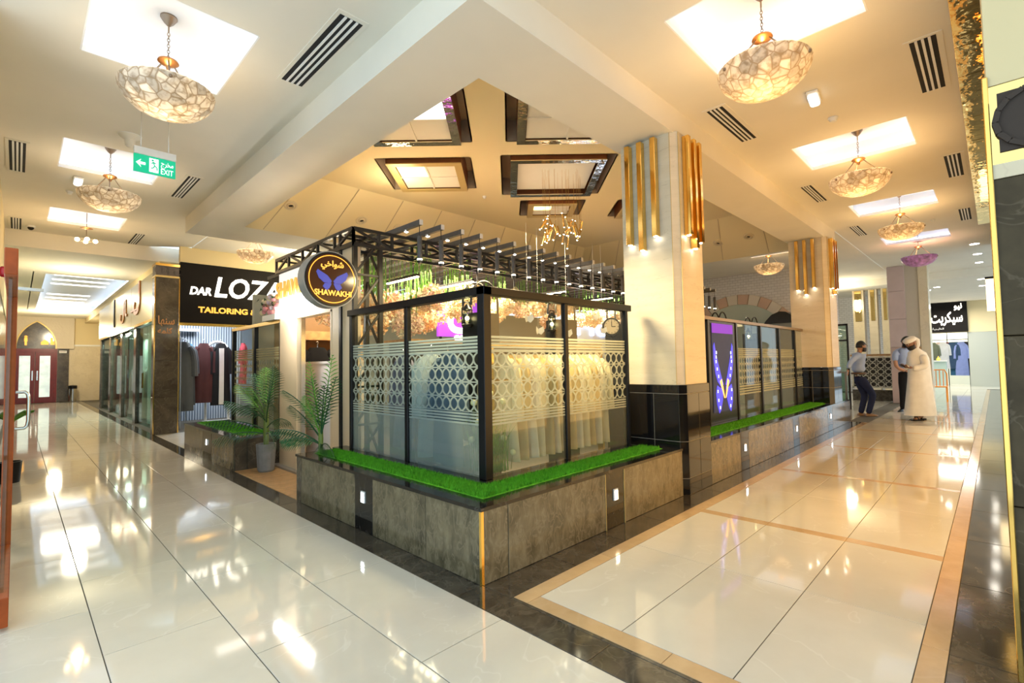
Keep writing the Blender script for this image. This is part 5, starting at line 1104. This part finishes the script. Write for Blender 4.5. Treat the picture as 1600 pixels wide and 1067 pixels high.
t = thing('alarm_beacon', 'red alarm beacon on the left wall above the open door', 'alarm', (-2.09, 2.85, 1.98)); MB().ball((-2.06, 2.8, 2.04), .04, 12, 8).build('lens', mat('red_lens', (.5,.01,.02), .2), t); B(-2.2, -2.09, 2.75, 2.85, 1.99, 2.09).build('base', M['white'], t)
pl = thing('column_4', None, None, (1.2, -2.6, 0), kind='structure')
z = 0
for h in (.70, .70, .66): bev(B(.90, 1.6, -3.4, -2.262, z+.002, z+h-.002).build('marble_slab', M['pillard'], pl), .003); z += h
B(.895, 1.6, -3.4, -2.262, 2.06, 2.12).build('cornice', M['wallt'], pl); B(.905, 1.6, -3.4, -2.262, 2.12, 2.46).build('frieze_back', M['goldm'], pl); B(.90, 1.6, -3.4, -2.262, 2.46, ZC).build('plaster', M['wall'], pl)
fm = mat('taupe_carved_stone', (.06,.046,.038), .7, spec=.2)
B(.898, .906, -3.4, -2.29, 2.17, 2.42).build('carved_panel', fm, pl)
mb = MB()
for k in range(8):
    c = -2.42-k*.2
    for a in range(16):
        q0, q1 = 2*math.pi*a/16, 2*math.pi*(a+1)/16; mb.bar((.893, c+.14*math.cos(q0), 2.295+.125*math.sin(q0)), (.893, c+.14*math.cos(q1), 2.295+.125*math.sin(q1)), .02, .018, (1,0,0))
mb.build('carved_tracery', fm, pl)
bev(B(.885, .905, -2.266, -2.247, 0, 2.5).build('gold_corner_strip', M['gold'], pl), .003); B(.905, 1.6, -2.262, -2.258, 0, 2.1).build('side_strip', M['goldm'], pl)
t = thing('projecting_sign', 'small lit blade sign on the far right shop fronts', 'sign', (13, -2.3, 2.4)); B(13.0, 13.1, -2.31, -2.15, 2.3, 3.0).build('box', emis('warm_blade', (1,.8,.45), 2), t); B(12.99, 13.11, -2.31, -2.14, 3.0, 3.05).build('cap', M['black'], t)
# ================================================================== FAR RIGHT
st = thing('column_5', None, None, (15.95, -.5, 0), kind='structure')
vio = mat('purple_lit_stone', (.58,.47,.47), .5, var=.06, scale=3)  # purple light falling on the column is painted into its stone colour
z = 0
for h in (1.6, .8, .8, .72): bev(B(15.7, 16.3, -.48, -.09, z+.003, min(ZC, z+h)-.003).build('stone_slab', vio if z else mat('pink_stone', (.50,.36,.32), .35), st), .004); z += h
B(15.75, 16.3, -.78, -.48, 1.6, ZC).build('carved_band', mat('rough_carved_stone', (.55,.50,.42), .8, bump=1, bscale=10), st); B(15.72, 16.3, -.98, -.78, 0, ZC).build('side_pier', M['wallt'], st); B(15.74, 16.3, -.78, -.48, 0, 1.6).build('lower_band', M['tan'], st)
for i, (y0, y1, m) in enumerate(((1.0, 1.32, 'wallt'), (.62, .86, 'trav'), (.28, .5, 'wallt'))):
    q = thing('column_%d' % (6+i), None, None, (19, (y0+y1)/2, 0), kind='structure'); B(19, 19.4, y0, y1, 0, ZC-.22).build('shaft', M[m], q); bev(B(18.97, 19.0, y0+.06, y1-.06, 2.6, ZC-.24).build('gold_fin', M['goldm'], q), .003)
# arabesque barrier
t = thing('lattice_barrier', 'white arabesque lattice barrier with wooden handrail on a dark plinth', 'barrier', (16.5, .35, 0))
lat = mat('white_lattice', (.66,.66,.58), .5); ya, yb_, za, zb_ = -.05, 1.0, .38, 1.34
B(16.45, 16.6, ya, yb_, 0, .33).build('plinth', M['dark'], t); B(16.42, 16.62, ya-.02, yb_+.02, 1.36, 1.42).build('handrail', M['wood'], t); B(16.53, 16.55, ya, yb_, za, zb_).build('backing', mat('lattice_shadow', (.03,.03,.03), .7), t)
mb = MB()
for q in ((ya, ya+.04, za, zb_), (yb_-.04, yb_, za, zb_), (ya, yb_, za, za+.04), (ya, yb_, zb_-.04, zb_)): mb.box(16.48, 16.53, q[0], q[1], q[2], q[3])
mb.build('frame', lat, t)
mb = MB(); s = .19
for i in range(5):
    for j in range(5):
        c = (ya+.13+i*s, za+.12+j*s)
        for k in range(8):
            q0, q1 = 2*math.pi*k/8+math.pi/8, 2*math.pi*(k+1)/8+math.pi/8; mb.bar((16.505, c[0]+.075*math.cos(q0), c[1]+.075*math.sin(q0)), (16.505, c[0]+.075*math.cos(q1), c[1]+.075*math.sin(q1)), .018, .03, (1,0,0))
            mb.bar((16.505, c[0]+.075*math.cos(q0), c[1]+.075*math.sin(q0)), (16.505, c[0]+.115*math.cos(q0+.39), c[1]+.115*math.sin(q0+.39)), .014, .03, (1,0,0))
mb.build('lattice', lat, t)
# glass booth corner between column and brick wall
t = thing('glass_booth', 'dark framed glass booth beside the white brick wall', 'glass enclosure', (13.0, .55, 0))
for y in (.45, .85): B(12.98, 13.03, y-.02, y+.02, 0, 2.2).build('post', M['black'], t)
B(12.98, 13.03, .45, .85, 2.15, 2.2).build('rail', M['black'], t); B(12.98, 13.03, .45, .85, 1.75, 1.79).build('rail', M['black'], t); B(13.0, 13.01, .47, .83, .1, 2.15).build('pane', M['glassg'], t)
cnp = MB().prism([(1.35, 2.28), (2.25, 2.28), (2.2, 2.36), (2.05, 2.52), (1.85, 2.60), (1.7, 2.58), (1.5, 2.44)], 12.4, 13.1, 'YZ').build('tent_canopy', M['black'], label='black tent shaped canopy under the brick arch', cat='canopy'); B(12.5, 13.0, 1.5, 2.1, 0, 2.28).build('canopy_stand', mat('booth_grey', (.28,.30,.28), .5), cnp)
# far abaya shop
t = thing('shop_sign', 'black sign board with lit arabic lettering over the far abaya shop', 'sign', (27, -.7, 2.4))
B(26.85, 27.0, -1.44, .6, 2.38, 3.68).build('board', M['signblack'], t)
text('arabic_lettering', '\uFE8E\uFBFE\uFE8E\uFE92\uFECC\uFEDF\uFE8D'[2:]+' '+'\uFE96\uFBFE\uFEAE\uFEDC\uFBFF\uFEB3'.replace('\uFBFE', '\uFEF3').replace('\uFBFF', '\uFEF4'), .62, gl_, (26.84, .35, 2.82), (0,-1,0), t, .012, width=1.62, off=.012)
text('arabic_lettering', '\uFEEE\uFEF4\uFEE7', .34, gl_, (26.84, -1.02, 3.4), (0,-1,0), t, .012, width=.26, off=.008); text('arabic_lettering', '\uFEEA\uFEE0\uFEE4\uFEA0\uFEDF\uFE8E\uFE91 \uFE94\uFEF4\uFEA0\uFEF4\uFEE0\uFEA8\uFEDF\uFE8D', .12, M['white'], (26.84, .1, 2.5), (0,-1,0), t, .005, width=.75)
for i, (y, c, lab) in enumerate(((-.20, (.10,.12,.09), 'olive green abaya on the far shop rail'), (-.42, (.55,.42,.40), 'pale pink abaya on the far shop rail'), (-.56, (.45,.48,.52), 'light grey abaya on the far shop rail'), (-.72, (.28,.03,.035), 'red abaya on the far shop rail'), (-.86, (.03,.06,.12), 'navy abaya on the far shop rail'), (-.98, (.03,.10,.20), 'teal blue abaya on the far shop rail'), (-1.16, (.20,.26,.55), 'long periwinkle blue abaya on the far shop rail'), (-1.32, (.03,.03,.04), 'black abaya at the end of the far shop rail'))):
    garment('hanging_coat', cloth('abaya_%d' % i, c), lab, (27.6+.1*(i % 2), y, .45 if i > 4 else .75), math.radians(85 if i != 6 else 95), 'abayas in the far shop', 1.5 if i > 4 else 1.2, .42, .075, .5, 'garment', seed=100+i)
rl = MB().cyl((27.6, .2, 2.06), (27.6, -1.42, 2.06), .015).build('clothes_rail', M['black'], label='black clothes rail in the far abaya shop', cat='clothes rail'); 
for y in (.1, -.7, -1.4): MB().cyl((27.6, y, 0), (27.6, y, 2.4), .015).build('upright', M['black'], rl)
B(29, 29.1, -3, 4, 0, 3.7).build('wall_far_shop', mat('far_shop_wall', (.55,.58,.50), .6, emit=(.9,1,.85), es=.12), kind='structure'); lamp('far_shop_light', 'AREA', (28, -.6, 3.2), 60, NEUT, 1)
t = thing('shop_counter', 'pale mint shop counter in front of the far clothes rail', 'counter', (25.5, -.45, 0)); B(25.4, 25.8, -.75, .1, 0, 1.1).build('body', mat('mint_counter', (.48,.62,.55), .3), t); B(25.37, 25.83, -.78, .13, 1.1, 1.14).build('top', M['white'], t)
t = thing('table_ornament', 'small golden ornament on the mint counter', 'ornament', (25.5, -.5, 1.14)); MB().lathe([(.05,1.14),(.07,1.2),(.03,1.26),(.01,1.3)], (25.5, -.5, 0), 10).build('body', mat('amber', (.8,.5,.02), .3, emit=(1,.6,.05), es=.5), t); MB().ball((25.5,-.5,1.31), .02).build('knob', M['gold'], t)
# orange chair behind the robed man
t = thing('chair', 'orange plastic cafe chair behind the man in the white robe', 'chair', (14.6, -1.35, 0))
MB().prism([(-1.52, .42), (-1.16, .42), (-1.16, .45), (-1.52, .45)], 14.42, 14.8, 'YZ').build('seat', M['orange'], t)
MB().tube([(14.80, -1.50, .44), (14.86, -1.50, .8), (14.86, -1.45, .92), (14.86, -1.23, .92), (14.86, -1.18, .8), (14.80, -1.18, .44)], .018, 8).build('backrest', M['orange'], t)
for y in (-1.42, -1.34, -1.26): MB().bar((14.82, y, .45), (14.86, y, .9), .02).build('slat', M['orange'], t)
for x in (14.45, 14.78):
    for y in (-1.50, -1.18): MB().cyl((x, y, 0), (x, y, .43), .015, n=7).build('leg', M['orange'], t)
t.location = (17.0, -1.04, 0)
# short glass rail the man leans on
t = thing('glass_rail', 'short steel framed glass rail at the end of the long planter', 'barrier', (10.3, .2, 0)); B(10.26, 10.30, .0, .04, 0, 1.02).build('post', M['chrome'], t); B(10.26, 10.30, .46, .5, 0, 1.02).build('post', M['chrome'], t); B(10.25, 10.31, -.01, .51, 1.0, 1.03).build('rail', M['chrome'], t); B(10.275, 10.285, .04, .46, .08, 1.0).build('pane', M['glassg'], t)
# ================================================================== PEOPLE
def skin_mesh(name, chains, m, parent, sub=2, root=None):
    """one continuous surface grown over a skeleton: chains = lists of (key, (x,y,z), radius or (rx,ry)); shared keys join"""
    idx = {}; vs = []; rad = []; es = []
    for ch in chains:
        prev = None
        for k, p, r_ in ch:
            if k not in idx: idx[k] = len(vs); vs.append(p); rad.append(r_ if isinstance(r_, tuple) else (r_, r_))
            if prev is not None: es.append((idx[prev], idx[k]))
            prev = k
    me = bpy.data.meshes.new(name); me.from_pydata(vs, es, []); me.materials.append(m)
    o = link(name, me, parent)
    md = o.modifiers.new('skin', 'SKIN'); md.use_smooth_shade = True; md.branch_smoothing = .4
    bmx = bmesh.new(); bmx.from_mesh(me); lay = bmx.verts.layers.skin.verify(); bmx.verts.ensure_lookup_table()
    for i, v in enumerate(bmx.verts): v[lay].radius = rad[i]; v[lay].use_root = (i == (idx[root] if root else 0))
    bmx.to_mesh(me); bmx.free()
    sb = o.modifiers.new('sub', 'SUBSURF'); sb.levels = sub; sb.render_levels = sub
    return o
def head(t, c, fwd, m, s=1.0, hair=True, beard=True, glasses=False):
    c = Vector(c); f = Vector(fwd).normalized(); u = Vector((0,0,1)); u = (u-f*u.dot(f)).normalized(); r_ = f.cross(u)
    def W(a, b, d): return c+(r_*a+f*b+u*d)*s
    mb = MB(); n, mm = 18, 14; vs = []
    for i in range(mm+1):
        th = math.pi*i/mm
        for k in range(n):
            a = 2*math.pi*k/n; x, y, z = math.sin(th)*math.cos(a), math.sin(th)*math.sin(a), -math.cos(th)
            wx, wy, wz = .076, .097, .118
            if z < -.1: wx *= 1-.32*(-z-.1)/.9; wy *= 1-.12*(-z-.1)/.9
            yy = y*wy
            if y > .2 and z < .1: yy += .006
            if abs(x) < .22 and y > .7 and -.35 < z < .12: yy += .016*(1-abs(x)/.22)*(1-abs(z+.15)/.3)
            if y > .6 and .02 < z < .25 and .2 < abs(x) < .6: yy -= .008
            vs.append(W(x*wx, yy, z*wz))
    mb.add(vs, [(i*n+k, i*n+(k+1) % n, (i+1)*n+(k+1) % n, (i+1)*n+k) for i in range(mm) for k in range(n)]); mb.sm = True
    h = mb.build('head', m, t)
    for sg in (-1, 1):
        MB().ball(W(sg*.078, -.005, -.005), .024*s, 8, 6, .5, .9, 1.2).build('ear', m, h); MB().ball(W(sg*.032, .083, .012), .011*s, 8, 6).build('eye', M['white'], h); MB().ball(W(sg*.032, .0905, .012), .006*s, 6, 5).build('iris', M['hair'], h)
        MB().bar(W(sg*.016, .094, .036), W(sg*.05, .084, .038), .008*s, .008*s).build('eyebrow', M['hair'], h)
    MB().bar(W(-.024, .088, -.058), W(.024, .088, -.058), .012*s, .008*s).build('mouth', mat('lips', (.25,.09,.07), .5) if 'lips' not in bpy.data.materials else bpy.data.materials['lips'], h)
    if hair:
        mb = MB(); vs = []; n2 = 16; lv = 7
        for i in range(lv+1):
            th = (math.pi*.60)*i/lv
            for k in range(n2):
                a = 2*math.pi*k/n2; x, y = math.sin(th)*math.cos(a), math.sin(th)*math.sin(a); z = math.cos(th); thh = th*(.68 if y > .3 else 1.0); z = math.cos(thh); q = math.sin(thh)/max(.001, math.sin(th)) if th > .01 else 1
                vs.append(W(x*q*.084, y*q*.103-.004, z*.126+.004))
        mb.add(vs, [(i*n2+k, i*n2+(k+1) % n2, (i+1)*n2+(k+1) % n2, (i+1)*n2+k) for i in range(lv) for k in range(n2)]); mb.sm = True
        hr = mb.build('hair', M['hair'], t); sd_ = hr.modifiers.new('thick', 'SOLIDIFY'); sd_.thickness = .012
    if beard:
        mb = MB(); vs = []; n2 = 11
        for i in range(5):
            z = -.03-.022*i; k_ = 1-.075*i*i/4
            for k in range(n2):
                a = math.pi*(k/(n2-1)); vs.append(W(.074*k_*math.cos(a)*(1-.02*i), (.094*math.sin(a)+.004)*(1 if i < 4 else .85), z*(.9 if 3 < k < 7 and i < 2 else 1) - (.02 if 3 < k < 7 and i < 2 else 0)))
        mb.add(vs, [(i*n2+k, i*n2+k+1, (i+1)*n2+k+1, (i+1)*n2+k) for i in range(4) for k in range(n2-1)]); mb.sm = True
        br = mb.build('beard', M['hair'], t); q = br.modifiers.new('thick', 'SOLIDIFY'); q.thickness = .012; q.offset = 1
    if glasses:
        mb = MB()
        for sg in (-1, 1):
            mb.tube([W(sg*.033+.024*math.cos(a), .102, .010+.018*math.sin(a)) for a in [2*math.pi*k/10 for k in range(10)]], .0028, 5, True); mb.bar(W(sg*.057, .10, .014), W(sg*.08, -.01, .014), .004)
        mb.bar(W(-.009, .104, .012), W(.009, .104, .012), .004); mb.build('glasses', M['black'], t)
    return h
def hand(t, wrist, d, palm_n, m, s=1.0, curl=.5):
    """palm with five unequal bent fingers. d = pointing direction, palm_n = palm normal"""
    w = Vector(wrist); d = Vector(d).normalized(); n = Vector(palm_n); n = (n-d*n.dot(d)).normalized(); sd = d.cross(n)
    ch = [[('w', tuple(w), .024*s), ('p', tuple(w+d*.045*s), (.034*s, .018*s)), ('k', tuple(w+d*.082*s), (.036*s, .015*s))]]
    for i, (o_, l) in enumerate(((-.028, .070), (-.009, .080), (.010, .075), (.028, .058))):
        b = w+d*.085*s+sd*o_*s; p1 = b+(d*math.cos(curl*.6)+n*math.sin(curl*.6))*l*.45*s; p2 = p1+(d*math.cos(curl*1.5)+n*math.sin(curl*1.5))*l*.35*s; p3 = p2+(d*math.cos(curl*2.2)+n*math.sin(curl*2.2))*l*.25*s
        ch.append([('k', None, None), ('f%d0' % i, tuple(b), .0105*s), ('f%d1' % i, tuple(p1), .0092*s), ('f%d2' % i, tuple(p2), .0085*s), ('f%d3' % i, tuple(p3), .007*s)])
    tb = w+d*.030*s-sd*.026*s; t1 = tb+(d*.6-sd*.6+n*.35).normalized()*.035*s; t2 = t1+(d*.85-sd*.1+n*.4).normalized()*.030*s
    ch.append([('p', None, None), ('t0', tuple(tb), .012*s), ('t1', tuple(t1), .0105*s), ('t2', tuple(t2), .0085*s)])
    return skin_mesh('hand', ch, m, t, 1, 'p')
def loft(rings, n=20):
    """rings: (centre, rx, ry, angle) stacked into one closed surface"""
    mb = MB(); vs = []
    for c, rx, ry, an, fold in rings:
        for k in range(n):
            a = 2*math.pi*k/n; q = 1+fold*math.sin(a*7+c[2]*3); x, y = rx*q*math.cos(a), ry*q*math.sin(a); vs.append((c[0]+x*math.cos(an)-y*math.sin(an), c[1]+x*math.sin(an)+y*math.cos(an), c[2]))
    m_ = len(rings); mb.add(vs, [(i*n+k, i*n+(k+1) % n, (i+1)*n+(k+1) % n, (i+1)*n+k) for i in range(m_-1) for k in range(n)]+[tuple(range(n))[::-1], tuple((m_-1)*n+k for k in range(n))]); mb.sm = True
    return mb
def shoe(t, heel, d, m, L=.27, name='shoe'):
    h = Vector(heel); d = Vector(d).normalized(); s = Vector((-d.y, d.x, 0)); mb = MB(); vs = []; n = 10; prof = [(0,.030,.055),(.06,.036,.075),(.12,.038,.070),(.18,.045,.050),(.24,.042,.036),(L,.018,.022)]
    for l, w, z in prof:
        for k in range(n):
            a = math.pi*k/(n-1); vs.append(h+d*l+s*w*math.cos(a)+Vector((0,0,z*math.sin(a))))
    mb.add(vs, [(i*n+k, i*n+k+1, (i+1)*n+k+1, (i+1)*n+k) for i in range(5) for k in range(n-1)]+[tuple(range(n)), tuple(5*n+k for k in range(n))]+[(i*n, (i+1)*n, (i+1)*n+n-1, i*n+n-1) for i in range(5)]); mb.sm = True
    return mb.build(name, m, t)
Rv = Vector((.70, -.71, 0)); Fv = Vector((.71, .70, 0))      # picture right / away, on the ground
def at(o, r_, f, z): return (o[0]+Rv.x*r_+Fv.x*f, o[1]+Rv.y*r_+Fv.y*f, z)
# ---- man leaning against the column (pale blue shirt, navy trousers)
O = (11.50, -.12, 0)
t = thing('person', 'man in pale blue shirt and navy trousers leaning back on the planter with crossed arms-width stance', 'person', O); t['label'] = 'bearded man in glasses, pale blue shirt and navy trousers, leaning back on one hand'
shirt = cloth('pale_blue_shirt', (.36,.46,.72)); navy = cloth('navy_trousers', (.018,.025,.07)); belt = mat('brown_belt', (.08,.04,.02), .5)
P = lambda r_, f, z: at(O, r_, f, z)
skin_mesh('trousers', [[('hip', P(-.13, .02, .93), (.135,.125)), ('low', P(-.125, .02, .86), (.14,.13)), ('hl', P(-.10, -.05, .80), .10), ('kl', P(.12, -.06, .48), .072), ('al', P(.0, -.04, .05), .058)], [('low', None, None), ('hr', P(-.10, .09, .80), .10), ('kr', P(.05, .10, .47), .072), ('ar', P(-.07, .10, .05), .058)]], navy, t, 2, 'low')
skin_mesh('shirt', [[('w', P(-.13, .02, .97), (.145,.125)), ('c1', P(-.13, .02, 1.10), (.155,.13)), ('c2', P(-.11, .02, 1.26), (.165,.13)), ('c3', P(-.10, .02, 1.38), (.13,.10)), ('nk', P(-.085, .02, 1.45), (.062,.062))],
    [('c3', None, None), ('sl', P(-.24, -.12, 1.36), .066), ('el', P(-.40, -.12, 1.22), .055), ('wl', P(-.46, -.12, 1.08), .046)], [('c3', None, None), ('sr', P(-.02, .19, 1.35), .066), ('er', P(.0, .24, 1.10), .054), ('wr', P(-.08, .16, .94), .046)]], shirt, t, 2, 'c2')
loft([(P(-.13, .02, .945), .150, .138, -.78, 0), (P(-.13, .02, .985), .152, .140, -.78, 0)]).build('belt', belt, t)
skin_mesh('neck', [[('a', P(-.09, .02, 1.42), .055), ('b', P(-.065, .02, 1.53), .052)]], M['skin'], t, 1, 'a')
head(t, P(-.045, .02, 1.575), Rv+Fv*-.12+Vector((0,0,-.05)), M['skin'], 1.0, True, True, True)
hand(t, P(-.47, -.12, 1.06), Vector((-.12, .1, -.9)), Rv*-1, M['skin'], 1.05, .3); hand(t, P(-.085, .155, .93), Vector((.05, 0, -1)), Rv*-1, M['skin'], 1.0, .5)
tanm = mat('brown_loafer', (.22,.12,.05), .4)
shoe(t, P(-.06, -.04, .004), Rv, tanm); shoe(t, P(-.13, .10, .004), Rv*1+Fv*.1, tanm)
MB().tube([P(-.465+.032*math.cos(a), -.12+.032*math.sin(a), 1.07) for a in [2*math.pi*k/10 for k in range(10)]], .006, 5, True).build('watch', M['black'], t)
# ---- man in white robe looking at a phone
O = (11.30, -1.08, 0)
t = thing('person', 'bearded man in long white robe, white turban and sandals looking down at a phone', 'person', O)
robe = cloth('white_robe_cloth', (.80,.80,.78)); an = -.78
P = lambda r_, f, z: at(O, r_, f, z)
body = [(P(-.02, 0, .10), .30, .20, an, .035), (P(-.01, 0, .25), .285, .195, an, .035), (P(0, 0, .55), .25, .18, an, .03), (P(.01, 0, .90), .215, .165, an, .02), (P(.01, 0, 1.10), .205, .155, an, .015), (P(0, 0, 1.28), .20, .15, an, .01), (P(-.02, 0, 1.40), .165, .135, an, 0), (P(-.05, 0, 1.47), .09, .09, an, 0), (P(-.06, 0, 1.50), .065, .065, an, 0)]
loft(body, 28).build('robe', robe, t)
skin_mesh('sleeve', [[('s', P(-.02, -.14, 1.37), .085), ('e', P(-.02, -.21, 1.12), .078), ('w', P(-.22, -.17, 1.08), .06), ('x', P(-.26, -.16, 1.085), .055)]], robe, t, 2, 's'); skin_mesh('sleeve', [[('s', P(-.02, .14, 1.37), .085), ('e', P(-.02, .19, 1.12), .078), ('w', P(-.20, .06, 1.10), .06), ('x', P(-.25, .03, 1.11), .052)]], robe, t, 2, 's')
skin_mesh('neck', [[('a', P(-.06, 0, 1.46), .055), ('b', P(-.10, 0, 1.55), .052)]], M['skin2'], t, 1, 'a')
hc = P(-.135, 0, 1.60); hf = Rv*-1+Vector((0,0,-.5)); head(t, hc, hf, M['skin2'], 1.0, False, True)
# turban: wrapped band over the crown with a tail at the back
mb = MB(); f_ = hf.normalized(); u_ = Vector((0,0,1)); u_ = (u_-f_*u_.dot(f_)).normalized(); s_ = f_.cross(u_); C_ = Vector(hc)
vs = []; n2 = 20; tb_ = [(.086,.108,.035),(.100,.122,.055),(.104,.126,.085),(.092,.114,.112),(.060,.075,.130),(.02,.03,.138)]
for a_, b_, z_ in tb_:
    for k in range(n2):
        q = 2*math.pi*k/n2; w_ = 1+.03*math.sin(q*3+z_*60); vs.append(C_+s_*a_*w_*math.cos(q)+f_*(b_*w_*math.sin(q)-.008)+u_*z_)
mb.add(vs, [(i*n2+k, i*n2+(k+1) % n2, (i+1)*n2+(k+1) % n2, (i+1)*n2+k) for i in range(5) for k in range(n2)]+[tuple(5*n2+k for k in range(n2))]); mb.sm = True; mb.build('turban', robe, t)
MB().tube([C_-f_*.11+u_*.07, C_-f_*.145+u_*.0, C_-f_*.15-Vector((0,0,.09)), C_-f_*.13-Vector((0,0,.17))], [.04,.05,.045,.03], 8).build('turban_tail', robe, t)
hand(t, P(-.265, -.155, 1.09), Rv*-1+Vector((0,0,.1)), Vector((0,0,1)), M['skin2'], 1.05, .7); hand(t, P(-.255, .025, 1.115), Rv*-1+Fv*-.5+Vector((0,0,.1)), Vector((0,0,1)), M['skin2'], 1.05, .6)
for f_2, r_2 in ((-.09, -.10), (.06, .08)):
    fo = P(r_2, f_2, 0); a = Vector(fo); d = (Rv*-1+Fv*-.3).normalized(); s2 = Vector((-d.y, d.x, 0))
    skin_mesh('foot', [[('h', tuple(a+Vector((0,0,.06))), .038), ('m', tuple(a+d*.10+Vector((0,0,.05))), .036), ('t', tuple(a+d*.17+Vector((0,0,.035))), (.042,.02))], [('h', None, None), ('a', tuple(a+Vector((0,0,.16))), .04)]], M['skin2'], t, 1, 'h')
    MB().prism([(-.05,-.04),(.08,-.045),(.18,-.05),(.225,-.03),(.235,.01),(.2,.04),(.08,.035),(-.05,.04)], .002, .025).xf(Matrix(((d.x, s2.x, 0, a.x), (d.y, s2.y, 0, a.y), (0,0,1,0), (0,0,0,1)))).build('sandal_sole', M['black'], t)
    MB().tube([tuple(a+d*.09+s2*.045+Vector((0,0,.02))), tuple(a+d*.12+s2*.02+Vector((0,0,.085))), tuple(a+d*.12-s2*.02+Vector((0,0,.085))), tuple(a+d*.09-s2*.045+Vector((0,0,.02)))], .012, 6).build('sandal_strap', M['black'], t)
ph = thing('phone', 'black mobile phone held by the man in the white robe', 'phone', P(-.36, -.06, 1.12)); MB().box(-.075,.075,-.037,.037,-.005,.005).xf(Matrix.Translation(P(-.375, -.08, 1.125)) @ Matrix.Rotation(-.78, 4, 'Z') @ Matrix.Rotation(.5, 4, 'Y')).build('case', M['black'], ph); MB().box(-.07,.07,-.033,.033,.005,.006).xf(Matrix.Translation(P(-.375, -.08, 1.125)) @ Matrix.Rotation(-.78, 4, 'Z') @ Matrix.Rotation(.5, 4, 'Y')).build('screen', mat('phone_screen', (.05,.06,.08), .1, emit=(.5,.6,.8), es=.5), ph)
# ---- third man, mostly hidden behind the robe
O = (13.2, -.64, 0)
t = thing('person', 'dark haired man in pale blue shirt and black trousers standing behind the robed man', 'person', O); P = lambda r_, f, z: at(O, r_, f, z)
blk = cloth('black_trousers', (.012,.012,.014))
skin_mesh('trousers', [[('hip', P(0, 0, .98), (.15,.125)), ('low', P(0, 0, .90), (.15,.13)), ('hl', P(-.08, -.03, .84), .098), ('kl', P(-.09, -.03, .50), .07), ('al', P(-.10, -.02, .04), .056)], [('low', None, None), ('hr', P(.10, .04, .84), .098), ('kr', P(.11, .04, .50), .07), ('ar', P(.12, .05, .04), .056)]], blk, t, 2, 'low')
skin_mesh('shirt', [[('w', P(0, 0, 1.0), (.155,.13)), ('c1', P(0, 0, 1.16), (.165,.135)), ('c2', P(0, 0, 1.34), (.18,.14)), ('c3', P(0, 0, 1.47), (.14,.11)), ('nk', P(0, -.02, 1.54), (.065,.065))], [('c3', None, None), ('sl', P(-.21, -.03, 1.43), .072), ('el', P(-.26, -.06, 1.22), .066)], [('c3', None, None), ('sr', P(.21, 0, 1.43), .072), ('er', P(.26, -.04, 1.22), .066)]], shirt, t, 2, 'c2')
skin_mesh('forearm', [[('a', P(-.26, -.06, 1.24), .048), ('b', P(-.27, -.12, 1.06), .044), ('c', P(-.13, -.20, .98), .034)]], M['skin'], t, 2, 'b'); skin_mesh('forearm', [[('a', P(.26, -.04, 1.24), .048), ('b', P(.27, -.12, 1.06), .044), ('c', P(.14, -.22, 1.05), .034)]], M['skin'], t, 2, 'b')
hand(t, P(-.13, -.20, .98), Rv+Vector((0,0,-.3)), Fv*-1, M['skin'], 1.0, .5); hand(t, P(.14, -.22, 1.05), Rv*-1, Fv*-1, M['skin'], 1.0, .5)
skin_mesh('neck', [[('a', P(0, -.01, 1.52), .056), ('b', P(.0, -.05, 1.62), .053)]], M['skin'], t, 1, 'a'); head(t, P(.01, -.09, 1.69), Fv*-1+Rv*.2+Vector((0,0,-.5)), M['skin'], 1.05, True, True)
shoe(t, P(-.06, .05, .004), Rv*-.8+Fv*-.6, M['black']); shoe(t, P(.14, .10, .004), Fv*-1, M['black'])
